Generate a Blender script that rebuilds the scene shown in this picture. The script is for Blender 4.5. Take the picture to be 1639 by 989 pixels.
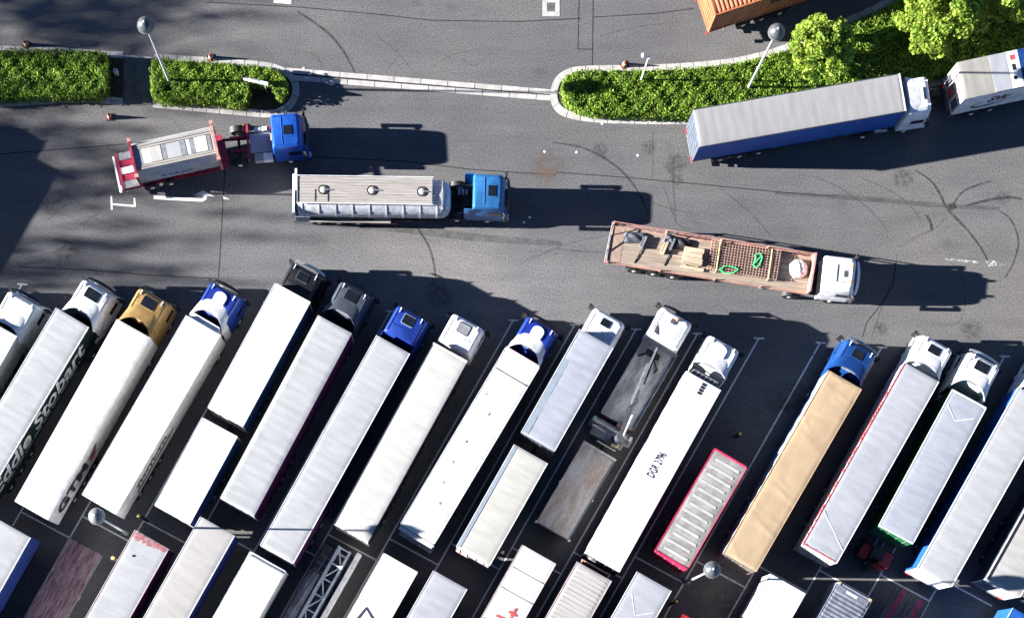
import bpy, math, random
import numpy as np
from mathutils import Matrix, Vector
random.seed(7); rng = np.random.default_rng(7)
for o in list(bpy.data.objects): bpy.data.objects.remove(o)
S = bpy.context.scene
COL = S.collection

# ------------------------------------------------------------------ camera, sky, sun, exposure
# straight-down aerial view; the photograph is an off-centre crop, so the lens is shifted.
IW, IH = 1639.0, 989.0
NX, NY = 692.0, 1130.0          # picture position of the point right below the camera (= world origin)
H = 107.0                        # camera height, m
F = 24.56 * (H - 4.0)            # focal length in photo pixels
cam = bpy.data.cameras.new('camera'); co = bpy.data.objects.new('camera', cam); COL.objects.link(co)
co.location = (0, 0, H); co.rotation_euler = (0, 0, 0)
cam.sensor_fit = 'HORIZONTAL'; cam.sensor_width = 36.0
cam.lens = F / IW * 36.0
cam.shift_x = (IW / 2 - NX) / IW
cam.shift_y = (NY - IH / 2) / IW
cam.clip_end = 2000; cam.clip_start = 1.0
S.camera = co
SUN_EL, SUN_AZ = 17.0, 179.1     # elevation; direction the sun stands in, degrees from +X counter-clockwise
w = bpy.data.worlds.new('World'); S.world = w; w.use_nodes = True
nt = w.node_tree; nt.nodes.clear()
sky = nt.nodes.new('ShaderNodeTexSky'); sky.sky_type = 'NISHITA'; sky.sun_disc = False
sky.sun_elevation = math.radians(SUN_EL); sky.sun_rotation = math.radians(90 - SUN_AZ)
sky.air_density = 0.42; sky.dust_density = 0.0; sky.ozone_density = 2.5; sky.altitude = 2500
bg = nt.nodes.new('ShaderNodeBackground'); bg.inputs['Strength'].default_value = 0.05
wo = nt.nodes.new('ShaderNodeOutputWorld')
nt.links.new(sky.outputs[0], bg.inputs[0]); nt.links.new(bg.outputs[0], wo.inputs[0])
sl = bpy.data.lights.new('sun', 'SUN'); sl.energy = 5.0; sl.angle = math.radians(0.5); sl.color = (1.0, 0.965, 0.925)
so = bpy.data.objects.new('sun', sl); COL.objects.link(so)
sd = Vector((math.cos(math.radians(SUN_AZ)) * math.cos(math.radians(SUN_EL)), math.sin(math.radians(SUN_AZ)) * math.cos(math.radians(SUN_EL)), math.sin(math.radians(SUN_EL))))
so.rotation_euler = sd.to_track_quat('Z', 'Y').to_euler(); so.location = sd * 150
S.view_settings.view_transform = 'Standard'; S.view_settings.look = 'None'
S.view_settings.gamma = 1.0; S.view_settings.use_curve_mapping = False
S.view_settings.exposure = 2.5
S.cycles.max_bounces = 6; S.cycles.use_denoising = True

def P(px, py, z=0.0):
    """photo pixel of a point known to lie at height z -> world point"""
    s = F / (H - z)
    return Vector(((px - NX) / s, -(py - NY) / s, z))

# ------------------------------------------------------------------ materials
MATS = {}
def mat(name, col, rough=0.55, metal=0.0, var=0.12, scale=2.5, stretch=(1, 1, 1), col2=None, lo=0.4, hi=0.62, fine=0.0, bump=0.0, spec=0.4, worldpos=False):
    if name in MATS: return MATS[name]
    m = bpy.data.materials.new(name); m.use_nodes = True; t = m.node_tree; N = t.nodes; Lk = t.links
    b = N['Principled BSDF']; b.inputs['Roughness'].default_value = rough; b.inputs['Metallic'].default_value = metal
    b.inputs['Specular IOR Level'].default_value = spec
    tc = N.new('ShaderNodeTexCoord'); mp = N.new('ShaderNodeMapping'); mp.inputs['Scale'].default_value = stretch
    Lk.new(tc.outputs['Object'], mp.inputs['Vector'])
    if not worldpos:
        oi = N.new('ShaderNodeObjectInfo'); mm = N.new('ShaderNodeMath'); mm.operation = 'MULTIPLY'; mm.inputs[1].default_value = 71.0
        Lk.new(oi.outputs['Random'], mm.inputs[0]); cb = N.new('ShaderNodeCombineXYZ')
        Lk.new(mm.outputs[0], cb.inputs[0]); Lk.new(mm.outputs[0], cb.inputs[1]); Lk.new(cb.outputs[0], mp.inputs['Location'])
    n1 = N.new('ShaderNodeTexNoise'); n1.inputs['Scale'].default_value = scale; n1.inputs['Detail'].default_value = 7; n1.inputs['Roughness'].default_value = 0.62
    Lk.new(mp.outputs[0], n1.inputs['Vector'])
    r = N.new('ShaderNodeMapRange'); r.inputs['From Min'].default_value = lo; r.inputs['From Max'].default_value = hi
    Lk.new(n1.outputs['Fac'], r.inputs['Value'])
    mx = N.new('ShaderNodeMix'); mx.data_type = 'RGBA'
    c = Vector(col)
    c2 = Vector(col2) if col2 else c * (1 + var)
    c1 = c if col2 else c * (1 - var)
    mx.inputs[6].default_value = (*c1, 1); mx.inputs[7].default_value = (*c2, 1)
    Lk.new(r.outputs[0], mx.inputs[0]); out = mx.outputs[2]
    if fine:
        n2 = N.new('ShaderNodeTexNoise'); n2.inputs['Scale'].default_value = scale * 14; n2.inputs['Detail'].default_value = 2
        Lk.new(mp.outputs[0], n2.inputs['Vector'])
        r2 = N.new('ShaderNodeMapRange'); r2.inputs['From Min'].default_value = .3; r2.inputs['From Max'].default_value = .7
        r2.inputs['To Min'].default_value = 1 - fine; r2.inputs['To Max'].default_value = 1 + fine
        Lk.new(n2.outputs['Fac'], r2.inputs['Value'])
        m2 = N.new('ShaderNodeVectorMath'); m2.operation = 'SCALE'
        Lk.new(out, m2.inputs[0]); Lk.new(r2.outputs[0], m2.inputs['Scale']); out = m2.outputs[0]
    Lk.new(out, b.inputs['Base Color'])
    if bump:
        bp = N.new('ShaderNodeBump'); bp.inputs['Strength'].default_value = bump; bp.inputs['Distance'].default_value = 0.02
        Lk.new(n1.outputs['Fac'], bp.inputs['Height']); Lk.new(bp.outputs[0], b.inputs['Normal'])
    MATS[name] = m
    return m

def asphalt():
    m = bpy.data.materials.new('asphalt'); m.use_nodes = True; t = m.node_tree; N = t.nodes; Lk = t.links
    b = N['Principled BSDF']; b.inputs['Roughness'].default_value = 0.88; b.inputs['Specular IOR Level'].default_value = 0.25
    tc = N.new('ShaderNodeTexCoord')
    def noise(sc, det, rgh=.6, st=None):
        n = N.new('ShaderNodeTexNoise'); n.inputs['Scale'].default_value = sc; n.inputs['Detail'].default_value = det; n.inputs['Roughness'].default_value = rgh
        if st:
            mp = N.new('ShaderNodeMapping'); mp.inputs['Scale'].default_value = st; Lk.new(tc.outputs['Object'], mp.inputs[0]); Lk.new(mp.outputs[0], n.inputs['Vector'])
        else: Lk.new(tc.outputs['Object'], n.inputs['Vector'])
        return n
    def rng_(src, a, bb, c, d):
        r = N.new('ShaderNodeMapRange'); r.inputs[1].default_value = a; r.inputs[2].default_value = bb; r.inputs[3].default_value = c; r.inputs[4].default_value = d
        Lk.new(src, r.inputs[0]); return r.outputs[0]
    big = noise(0.055, 4); mid = noise(0.5, 5, .65, (.35, 1.6, 1)); fin = noise(9.0, 3, .75); spk = noise(24, 1, .5)
    mx = N.new('ShaderNodeMix'); mx.data_type = 'RGBA'
    mx.inputs[6].default_value = (.086, .087, .092, 1); mx.inputs[7].default_value = (.112, .107, .105, 1)
    Lk.new(rng_(big.outputs['Fac'], .42, .6, 0, 1), mx.inputs[0])
    def scale(v, f):
        s = N.new('ShaderNodeVectorMath'); s.operation = 'SCALE'; Lk.new(v, s.inputs[0]); Lk.new(f, s.inputs['Scale']); return s.outputs[0]
    c = scale(mx.outputs[2], rng_(mid.outputs['Fac'], .3, .7, .86, 1.12))
    c = scale(c, rng_(fin.outputs['Fac'], .28, .72, .52, 1.48))
    c = scale(c, rng_(spk.outputs['Fac'], .3, .72, .55, 1.5))
    # oily darker blotches
    oil = noise(.33, 6, .6); c = scale(c, rng_(oil.outputs['Fac'], .62, .74, 1, .72))
    # the aisle in front of the bays is paler than the rest, in a soft-edged oval
    mp = N.new('ShaderNodeMapping'); mp.inputs['Location'].default_value = (-.05, -29.5 / 7.5, 0); mp.inputs['Scale'].default_value = (1 / 24, 1 / 7.5, 0)
    wb = N.new('ShaderNodeVectorMath'); wb.operation = 'MULTIPLY_ADD'; wb.inputs[1].default_value = (3, 3, 0); Lk.new(oil.outputs['Color'], wb.inputs[0]); Lk.new(tc.outputs['Object'], wb.inputs[2])
    Lk.new(wb.outputs[0], mp.inputs[0]); gs = N.new('ShaderNodeTexGradient'); gs.gradient_type = 'QUADRATIC_SPHERE'; Lk.new(mp.outputs[0], gs.inputs[0])
    c = scale(c, rng_(gs.outputs['Fac'], 0, .6, 1, 1.42))
    Lk.new(c, b.inputs['Base Color'])
    bp = N.new('ShaderNodeBump'); bp.inputs['Strength'].default_value = .35; bp.inputs['Distance'].default_value = .015
    Lk.new(fin.outputs['Fac'], bp.inputs['Height']); Lk.new(bp.outputs[0], b.inputs['Normal'])
    MATS['asphalt'] = m; return m

def stain(name, col, strength=0.6, scale=6.0, lo=.35, hi=.65):
    """thin see-through film (rubber, sealant, worn paint) lying on the asphalt"""
    m = bpy.data.materials.new(name); m.use_nodes = True; t = m.node_tree; N = t.nodes; Lk = t.links
    b = N['Principled BSDF']; b.inputs['Base Color'].default_value = (*col, 1); b.inputs['Roughness'].default_value = .85
    tc = N.new('ShaderNodeTexCoord'); n = N.new('ShaderNodeTexNoise'); n.inputs['Scale'].default_value = scale; n.inputs['Detail'].default_value = 5
    Lk.new(tc.outputs['Object'], n.inputs['Vector'])
    r = N.new('ShaderNodeMapRange'); r.inputs[1].default_value = lo; r.inputs[2].default_value = hi; r.inputs[3].default_value = 0; r.inputs[4].default_value = strength
    Lk.new(n.outputs['Fac'], r.inputs[0]); Lk.new(r.outputs[0], b.inputs['Alpha'])
    MATS[name] = m; return m

def blot(name, col, strength):
    m = bpy.data.materials.new(name); m.use_nodes = True; t = m.node_tree; N = t.nodes; Lk = t.links
    b = N['Principled BSDF']; b.inputs['Base Color'].default_value = (*col, 1); b.inputs['Roughness'].default_value = .8
    tc = N.new('ShaderNodeTexCoord'); gr = N.new('ShaderNodeTexGradient'); gr.gradient_type = 'SPHERICAL'; Lk.new(tc.outputs['Object'], gr.inputs[0])
    oi = N.new('ShaderNodeObjectInfo'); ad = N.new('ShaderNodeVectorMath'); Lk.new(tc.outputs['Object'], ad.inputs[0]); Lk.new(oi.outputs['Location'], ad.inputs[1])
    n = N.new('ShaderNodeTexNoise'); n.inputs['Scale'].default_value = 2.6; n.inputs['Detail'].default_value = 6; Lk.new(ad.outputs[0], n.inputs['Vector'])
    r = N.new('ShaderNodeMapRange'); r.inputs[1].default_value = .36; r.inputs[2].default_value = .72; Lk.new(n.outputs['Fac'], r.inputs[0])
    r2 = N.new('ShaderNodeMapRange'); r2.inputs[2].default_value = .6; r2.inputs[4].default_value = strength; Lk.new(gr.outputs['Fac'], r2.inputs[0])
    mu = N.new('ShaderNodeMath'); mu.operation = 'MULTIPLY'; Lk.new(r.outputs[0], mu.inputs[0]); Lk.new(r2.outputs[0], mu.inputs[1]); Lk.new(mu.outputs[0], b.inputs['Alpha'])
    MATS[name] = m; return m

def leafmat(name, c1, c2, trans=.35):
    m = bpy.data.materials.new(name); m.use_nodes = True; t = m.node_tree; N = t.nodes; Lk = t.links
    N.remove(N['Principled BSDF']); out = N['Material Output']
    g = N.new('ShaderNodeNewGeometry'); mx = N.new('ShaderNodeMix'); mx.data_type = 'RGBA'
    mx.inputs[6].default_value = (*c1, 1); mx.inputs[7].default_value = (*c2, 1)
    tc = N.new('ShaderNodeTexCoord'); n = N.new('ShaderNodeTexNoise'); n.inputs['Scale'].default_value = 1.1; n.inputs['Detail'].default_value = 3
    Lk.new(tc.outputs['Object'], n.inputs['Vector'])
    ad = N.new('ShaderNodeMath'); ad.operation = 'ADD'; sb = N.new('ShaderNodeMath'); sb.operation = 'MULTIPLY_ADD'; sb.inputs[1].default_value = 1.6; sb.inputs[2].default_value = -.8
    Lk.new(n.outputs['Fac'], sb.inputs[0]); Lk.new(sb.outputs[0], ad.inputs[0]); Lk.new(g.outputs['Random Per Island'], ad.inputs[1])
    ad.use_clamp = True; Lk.new(ad.outputs[0], mx.inputs[0])
    # patches of dry olive leaves
    n3 = N.new('ShaderNodeTexNoise'); n3.inputs['Scale'].default_value = .9; n3.inputs['Detail'].default_value = 4; Lk.new(tc.outputs['Object'], n3.inputs['Vector'])
    r3 = N.new('ShaderNodeMapRange'); r3.inputs[1].default_value = .52; r3.inputs[2].default_value = .74; r3.inputs[4].default_value = .6; Lk.new(n3.outputs['Fac'], r3.inputs[0])
    m3 = N.new('ShaderNodeMix'); m3.data_type = 'RGBA'; m3.inputs[7].default_value = (c1[0] * 1.6 + .05, c1[1] * .95 + .03, c1[2] + .01, 1)
    Lk.new(r3.outputs[0], m3.inputs[0]); Lk.new(mx.outputs[2], m3.inputs[6]); mx = m3
    d = N.new('ShaderNodeBsdfPrincipled'); d.inputs['Roughness'].default_value = .55; d.inputs['Specular IOR Level'].default_value = .3
    tr = N.new('ShaderNodeBsdfTranslucent'); ms = N.new('ShaderNodeMixShader'); ms.inputs[0].default_value = trans
    Lk.new(mx.outputs[2], d.inputs['Base Color']); Lk.new(mx.outputs[2], tr.inputs['Color'])
    Lk.new(d.outputs[0], ms.inputs[1]); Lk.new(tr.outputs[0], ms.inputs[2]); Lk.new(ms.outputs[0], out.inputs['Surface'])
    MATS[name] = m; return m

asphalt()
leafmat('hedge_leaf', (.055, .13, .010), (.28, .42, .05), .4)
leafmat('tree_leaf', (.10, .20, .02), (.42, .53, .075), .5)
leafmat('shade_leaf', (.03, .06, .012), (.07, .12, .02))
stain('rubber_mark', (.018, .018, .02), .62, 3, .15, .62)
stain('faint_rubber', (.025, .024, .026), .36, 1.6, .2, .7)
stain('seam_sealant', (.015, .015, .017), .95, 4, .2, .45)
stain('worn_paint', (.62, .62, .62), .98, 7, .28, .42)
stain('fresh_paint', (.66, .66, .65), 1.0, 5, .12, .3)
blot('oil_stain', (.02, .02, .022), .55)
blot('rust_stain', (.13, .085, .06), .7)
mat('concrete', (.36, .345, .33), .85, var=.16, scale=1.5, fine=.15)
mat('kerb_concrete', (.34, .33, .32), .85, var=.2, scale=1.2, fine=.18)
mat('paving', (.085, .083, .080), .9, var=.2, scale=2, fine=.3)
mat('soil', (.035, .026, .018), .95, var=.4, scale=3, fine=.4)
mat('hedge_core', (.012, .028, .006), .95, var=.4)
mat('bark', (.07, .05, .035), .9, var=.3, scale=6, stretch=(1, 1, .3))
mat('black_rubber', (.012, .012, .013), .75, var=.3, scale=4)
mat('rim_steel', (.75, .75, .76), .4, .15, var=.25, scale=5)
mat('chassis_black', (.015, .015, .017), .6, var=.4, scale=3)
mat('glass_dark', (.008, .010, .014), .08, var=.2, spec=.6)
mat('plastic_black', (.014, .014, .016), .5, var=.3)
mat('tank_steel', (.40, .41, .43), .4, .15, var=.2, scale=3)
mat('galv', (.30, .31, .32), .45, .5, var=.2, scale=4)
mat('lamp_dome', (.075, .08, .085), .34, .25, var=.25, scale=6, fine=.1)
mat('lamp_dome_pale', (.15, .155, .155), .3, .1, var=.2, scale=5)
mat('pole_grey', (.38, .39, .41), .5, .2, var=.12)
mat('tail_red', (.35, .015, .02), .3, var=.1)
mat('amber', (.75, .20, .02), .3, var=.1)
mat('ink', (.02, .02, .03), .6, var=.1)
mat('ink_white', (.62, .63, .65), .6, var=.1)
mat('ink_blue', (.02, .08, .26), .5, var=.1)
mat('ink_red', (.36, .06, .06), .6, var=.15)
mat('cone_orange', (.30, .07, .035), .6, var=.25, scale=8)
mat('cone_white', (.6, .58, .56), .6, var=.2)
mat('bollard_yellow', (.75, .55, .12), .5, var=.15)
mat('plank', (.26, .21, .165), .85, var=.28, scale=2.2, stretch=(.25, 6, 1), fine=.15)
mat('walk_plank', (.265, .245, .225), .8, var=.22, scale=2.2, stretch=(.3, 9, 1), fine=.12)
mat('timber', (.42, .33, .23), .8, var=.25, scale=3, stretch=(.3, 5, 2))
mat('rebar', (.30, .20, .165), .8, var=.3, scale=6)
mat('strap_green', (.05, .62, .18), .6, var=.15)
mat('strap_yellow', (.36, .36, .16), .7, var=.2)
mat('sack', (.68, .68, .69), .8, var=.1)
mat('tarp_dark', (.045, .05, .065), .6, var=.3, scale=4)
mat('frame_pink', (.36, .19, .155), .6, var=.25, scale=3, fine=.1)
mat('frame_red', (.26, .018, .045), .5, var=.25, scale=3)
mat('deck_grey', (.42, .42, .41), .75, var=.35, scale=1.1, stretch=(.6, 1.8, 1), fine=.25)
mat('deck_rust', (.36, .29, .25), .8, col2=(.50, .49, .49), scale=.8, stretch=(.5, 1.6, 1), fine=.22)
mat('deck_wine', (.085, .032, .042), .85, col2=(.30, .23, .25), scale=2.4, stretch=(.5, 3.2, 1), lo=.36, hi=.72, fine=.35)
mat('deck_dark', (.03, .03, .033), .85, col2=(.09, .085, .09), scale=2.6, stretch=(.4, 3.4, 1), fine=.35)
mat('stripe_pink', (.24, .022, .07), .8, var=.3, scale=4)
mat('corrugated_steel', (.16, .175, .215), .5, .3, var=.25, scale=2, fine=.12)
mat('container_orange', (.40, .125, .055), .6, var=.2, scale=1.6, fine=.12)
mat('ribbed_grey', (.215, .205, .195), .8, var=.22, scale=1.6, fine=.15)
mat('rib_pale', (.31, .325, .32), .75, var=.12, scale=2)
mat('container_pink', (.45, .02, .075), .5, var=.2, scale=3)
def tarp(n, c, **k):
    d = dict(rough=.72, var=.09, scale=1.3, stretch=(1.9, .4, 1), lo=.36, hi=.66, fine=.06, bump=.06, spec=.25); d.update(k); return mat(n, c, **d)
tarp('roof_white', (.46, .46, .455), var=.07, bump=.05)
tarp('roof_bright', (.68, .68, .68), var=.03, bump=.02)
tarp('roof_pearl', (.285, .29, .30)); tarp('roof_cream', (.37, .36, .345), var=.08)
tarp('roof_silver', (.245, .26, .30)); tarp('roof_ivory', (.335, .33, .305), var=.09); tarp('roof_ash', (.225, .222, .225), var=.06)
tarp('roof_linen', (.235, .228, .205), var=.12); tarp('roof_frost', (.26, .27, .295)); tarp('roof_glass', (.235, .255, .29), var=.1)
tarp('roof_bone', (.29, .285, .275), var=.1); tarp('roof_stone', (.28, .285, .295)); tarp('roof_tan', (.325, .24, .15), var=.09, scale=1.0, stretch=(.5, 1.2, 1))
tarp('roof_chalk', (.30, .288, .28), var=.08); tarp('roof_blueband', (.20, .235, .285))
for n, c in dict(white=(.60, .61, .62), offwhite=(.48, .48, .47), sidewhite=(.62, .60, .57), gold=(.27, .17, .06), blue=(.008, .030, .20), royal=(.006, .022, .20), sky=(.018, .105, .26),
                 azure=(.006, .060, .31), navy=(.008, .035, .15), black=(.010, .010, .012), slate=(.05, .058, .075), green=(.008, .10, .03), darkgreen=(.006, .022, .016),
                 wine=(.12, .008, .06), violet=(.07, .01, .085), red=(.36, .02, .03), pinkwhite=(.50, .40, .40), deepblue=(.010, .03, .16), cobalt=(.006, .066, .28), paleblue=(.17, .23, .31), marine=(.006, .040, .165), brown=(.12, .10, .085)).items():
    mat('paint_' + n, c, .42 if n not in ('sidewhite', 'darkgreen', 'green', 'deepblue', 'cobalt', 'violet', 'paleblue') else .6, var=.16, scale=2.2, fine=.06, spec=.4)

# ------------------------------------------------------------------ mesh builder and object helpers
class MB:
    def __init__(s, M=None): s.v = []; s.f = []; s.m = []; s.M = M or Matrix.Identity(4); s.k = 0
    def add(s, vs, fs):
        b = len(s.v); s.v += [tuple(s.M @ Vector(p)) for p in vs]; s.f += [tuple(i + b for i in f) for f in fs]; s.m += [s.k] * len(fs); return s
    def box(s, x0, x1, y0, y1, z0, z1):
        return s.add([(x0, y0, z0), (x1, y0, z0), (x1, y1, z0), (x0, y1, z0), (x0, y0, z1), (x1, y0, z1), (x1, y1, z1), (x0, y1, z1)],
                     [(3, 2, 1, 0), (4, 5, 6, 7), (0, 1, 5, 4), (1, 2, 6, 5), (2, 3, 7, 6), (3, 0, 4, 7)])
    def loft(s, secs, cap=True):
        n = len(secs[0]); vs = [p for sec in secs for p in sec]; fs = []
        for a in range(len(secs) - 1):
            for i in range(n):
                j = (i + 1) % n; fs.append((a * n + i, a * n + j, (a + 1) * n + j, (a + 1) * n + i))
        if cap: fs.append(tuple(range(n - 1, -1, -1))); fs.append(tuple((len(secs) - 1) * n + i for i in range(n)))
        return s.add(vs, fs)
    def tube(s, pts, r, n=8):
        pts = [Vector(p) for p in pts]; secs = []
        for i, p in enumerate(pts):
            d = (pts[min(i + 1, len(pts) - 1)] - pts[max(i - 1, 0)]).normalized()
            a = d.cross(Vector((0, 0, 1)) if abs(d.z) < .9 else Vector((1, 0, 0))).normalized(); b = d.cross(a)
            rr = r[i] if isinstance(r, (list, tuple)) else r
            secs.append([p + (a * math.cos(2 * math.pi * k / n) + b * math.sin(2 * math.pi * k / n)) * rr for k in range(n)])
        return s.loft(secs)
    def lathe(s, prof, n=20, c=(0, 0, 0), axis='z'):
        secs = []
        for r, h in prof:
            ring = []
            for k in range(n):
                a = 2 * math.pi * k / n; u, v = r * math.cos(a), r * math.sin(a)
                ring.append({'z': (c[0] + u, c[1] + v, c[2] + h), 'y': (c[0] + v, c[1] + h, c[2] + u), 'x': (c[0] + h, c[1] + u, c[2] + v)}[axis])
            secs.append(ring)
        return s.loft(secs)
    def prism(s, poly, z0, z1):
        n = len(poly); return s.loft([[(x, y, z0) for x, y in poly], [(x, y, z1) for x, y in poly]])
    def grid(s, fn, nx, ny):
        vs = [fn(i / nx, j / ny) for i in range(nx + 1) for j in range(ny + 1)]
        return s.add(vs, [(i * (ny + 1) + j, (i + 1) * (ny + 1) + j, (i + 1) * (ny + 1) + j + 1, i * (ny + 1) + j + 1) for i in range(nx) for j in range(ny)])
    def ribbon(s, pts, wd, z):
        """flat strip along a polyline (2-D), width wd or list of widths"""
        pts = [Vector((p[0], p[1])) for p in pts]; vs = []
        for i, p in enumerate(pts):
            d = (pts[min(i + 1, len(pts) - 1)] - pts[max(i - 1, 0)]).normalized(); nn = Vector((-d.y, d.x)); ww = wd[i] if isinstance(wd, list) else wd
            vs += [(*(p + nn * ww / 2), z), (*(p - nn * ww / 2), z)]
        return s.add(vs, [(2 * i, 2 * i + 1, 2 * i + 3, 2 * i + 2) for i in range(len(pts) - 1)])
    def mesh(s, name, mats, smooth=False):
        me = bpy.data.meshes.new(name); me.from_pydata(s.v, [], s.f)
        if isinstance(mats, str): mats = [mats]
        for m in mats: me.materials.append(MATS[m])
        if len(mats) > 1: me.polygons.foreach_set('material_index', s.m)
        import bmesh
        b = bmesh.new(); b.from_mesh(me); bmesh.ops.recalc_face_normals(b, faces=b.faces); b.to_mesh(me); b.free()
        if smooth:
            me.polygons.foreach_set('use_smooth', [True] * len(me.polygons)); me.set_sharp_from_angle(angle=math.radians(38))
        return me
    def build(s, name, mats, parent=None, smooth=False):
        return link(name, s.mesh(name, mats, smooth), parent)
def link(name, data, parent=None, loc=None):
    o = bpy.data.objects.new(name, data); COL.objects.link(o)
    if parent: o.parent = parent
    if loc is not None: o.location = loc
    return o
def tag(o, label=None, cat=None, group=None, kind=None):
    if label: o['label'] = label
    if cat: o['category'] = cat
    if group: o['group'] = group
    if kind: o['kind'] = kind
    return o
def empty(name, loc=(0, 0, 0), rz=0.0):
    o = bpy.data.objects.new(name, None); COL.objects.link(o); o.location = loc; o.rotation_euler = (0, 0, rz); o.empty_display_size = .3; return o
def box(name, m, parent, *a, M=None): return MB(M).box(*a).build(name, m, parent)
def rrect(x0, x1, hw, z, rf=.3, rb=.1, n=4, crown=0.0):
    """rounded rectangle section, x0 back, x1 front, half width hw"""
    pts = []
    for cx, cy, r, a0 in ((x1 - rf, hw - rf, rf, 90), (x0 + rb, hw - rb, rb, 180)) if False else ((x1 - rf, -hw + rf, rf, -90), (x1 - rf, hw - rf, rf, 0), (x0 + rb, hw - rb, rb, 90), (x0 + rb, -hw + rb, rb, 180)):
        for k in range(n + 1):
            a = math.radians(a0 + 90 * k / n); pts.append((cx + r * math.cos(a), cy + r * math.sin(a), z))
    return pts
FIT = {}
def lettering(parent, body, M, width, height, m, name='lettering', shear=0.0, bold=0.0):
    """flat print: default outline font, scaled to a box of width x height"""
    cu = bpy.data.curves.new(name, 'FONT'); cu.body = body; cu.shear = shear; cu.offset = bold; cu.size = 1.0; cu.resolution_u = 3
    o = bpy.data.objects.new(name, cu); COL.objects.link(o)
    dg = bpy.context.evaluated_depsgraph_get(); me = bpy.data.meshes.new_from_object(o.evaluated_get(dg))
    bpy.data.objects.remove(o); bpy.data.curves.remove(cu)
    v = np.zeros(len(me.vertices) * 3); me.vertices.foreach_get('co', v); v = v.reshape(-1, 3)
    mn, mx = v.min(0), v.max(0); v = (v - mn) / (mx - mn + 1e-6); v[:, 0] *= width; v[:, 1] *= height; v[:, 2] = 0
    me.vertices.foreach_set('co', v.ravel()); me.transform(M); me.materials.clear(); me.materials.append(MATS[m]); me.update()
    return link(name, me, parent)
def side_right(x, y, z): return Matrix(((1, 0, 0, x), (0, 0, -1, y), (0, 1, 0, z), (0, 0, 0, 1)))   # print on a vehicle's right side
def on_roof(x, y, z, a=0.0): return Matrix.Translation((x, y, z)) @ Matrix.Rotation(a, 4, 'Z')

# ------------------------------------------------------------------ ground, islands, kerbs, markings
g = MB(); g.box(-260, 260, -220, 260, -.4, 0); ground = tag(g.build('asphalt_ground', 'asphalt'), kind='structure')
def px_line(pts, z=0.0): return [tuple(P(x, y, z)[:2]) for x, y in pts]
def smooth_line(pts, n=8):
    """Catmull-Rom through points"""
    p = [Vector(q) for q in pts]; out = []
    for i in range(len(p) - 1):
        a, b, c, d = p[max(i - 1, 0)], p[i], p[i + 1], p[min(i + 2, len(p) - 1)]
        for k in range(n):
            t = k / n; out.append(.5 * ((2 * b) + (c - a) * t + (2 * a - 5 * b + 4 * c - d) * t * t + (3 * b - a - 3 * c + d) * t ** 3))
    out.append(p[-1]); return [tuple(q) for q in out]
def resample(pts, step):
    p = [Vector((q[0], q[1])) for q in pts]; out = [p[0].copy()]; acc = 0; cur = p[0]
    i = 1
    while i < len(p):
        d = (p[i] - cur).length
        if acc + d >= step:
            cur = cur + (p[i] - cur) * ((step - acc) / d); out.append(cur.copy()); acc = 0
        else: acc += d; cur = p[i]; i += 1
    if (p[-1] - out[-1]).length > step * .2: out.append(p[-1].copy())
    return out
def kerb_row(name, parent, pts, width, offset, z0, z1, m, step=.915):
    """a row of single kerb stones along a line; offset to its left side"""
    fine = resample(pts, step / 4); gap = .022
    for i in range(0, len(fine) - 1, 4):
        seg = fine[i:i + 5]
        if len(seg) < 2: continue
        j = random.uniform(-.006, .006); L, Rr = [], []
        for k, p in enumerate(seg):
            d = (fine[min(i + k + 1, len(fine) - 1)] - fine[max(i + k - 1, 0)]).normalized(); n = Vector((-d.y, d.x))
            q = p + d * (gap if k == 0 else -gap if k == len(seg) - 1 else 0)
            L.append(tuple(q + n * (offset - width / 2))); Rr.append(tuple(q + n * (offset + width / 2)))
        MB().prism(L + Rr[::-1], z0, z1 + j).build(name, m, parent)

# islands: bed outline in photo pixels at kerb height, going round; left side of the line = inside
left_low = px_line([(-60, 168), (0, 163), (60, 159), (126, 155), (165, 157), (197, 161)], .1)
mid_outer_px = [(244, 164), (290, 168), (335, 172), (390, 177), (432, 180), (452, 174), (465, 163), (471, 148), (470, 134), (462, 122), (447, 113), (425, 107), (380, 103), (330, 99), (290, 96.5), (246, 94)]
right_outer_px = [(1470, -30), (1420, 6), (1370, 30), (1310, 56), (1265, 76), (1222, 90), (1170, 101), (1100, 108), (1040, 111), (985, 112), (935, 113), (912, 117), (897, 127), (890, 142), (889, 158), (897, 173), (912, 181), (945, 187), (1000, 190), (1100, 191), (1200, 190), (1290, 178), (1400, 154), (1520, 124), (1720, 80)]
left_poly = px_line([(-60, 168), (0, 163), (60, 159), (126, 155), (165, 157), (197, 161), (197, 90), (100, 84), (-60, 78)], .1)
for nm, poly in (('left', left_poly), ('mid', smooth_line(px_line(mid_outer_px, .1), 3)), ('right', smooth_line(px_line(right_outer_px, .1), 3) + px_line([(1720, -30)], .1))):
    tag(MB().prism(poly, -.05, .09).build('planting_bed', 'soil'), kind='structure')
kl = tag(empty('kerb_left', P(100, 155)), kind='structure'); km = tag(empty('kerb_middle', P(430, 140)), kind='structure'); kr = tag(empty('kerb_right', P(900, 150)), kind='structure')
for k in (kl, km, kr): k.location = (0, 0, 0)
def kerb(par, line):
    kerb_row('kerb_stone', par, line, .16, .06, -.05, .125, 'kerb_concrete')
    kerb_row('channel_block', par, line, .30, -.18, -.05, .035, 'concrete')
kerb(kl, left_low)
kerb(kl, px_line([(197, 90.5), (100, 84), (-60, 78)], .1))
kerb(km, smooth_line(px_line(mid_outer_px, .1), 6))
kerb(kr, smooth_line(px_line(right_outer_px, .1), 6))
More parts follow.
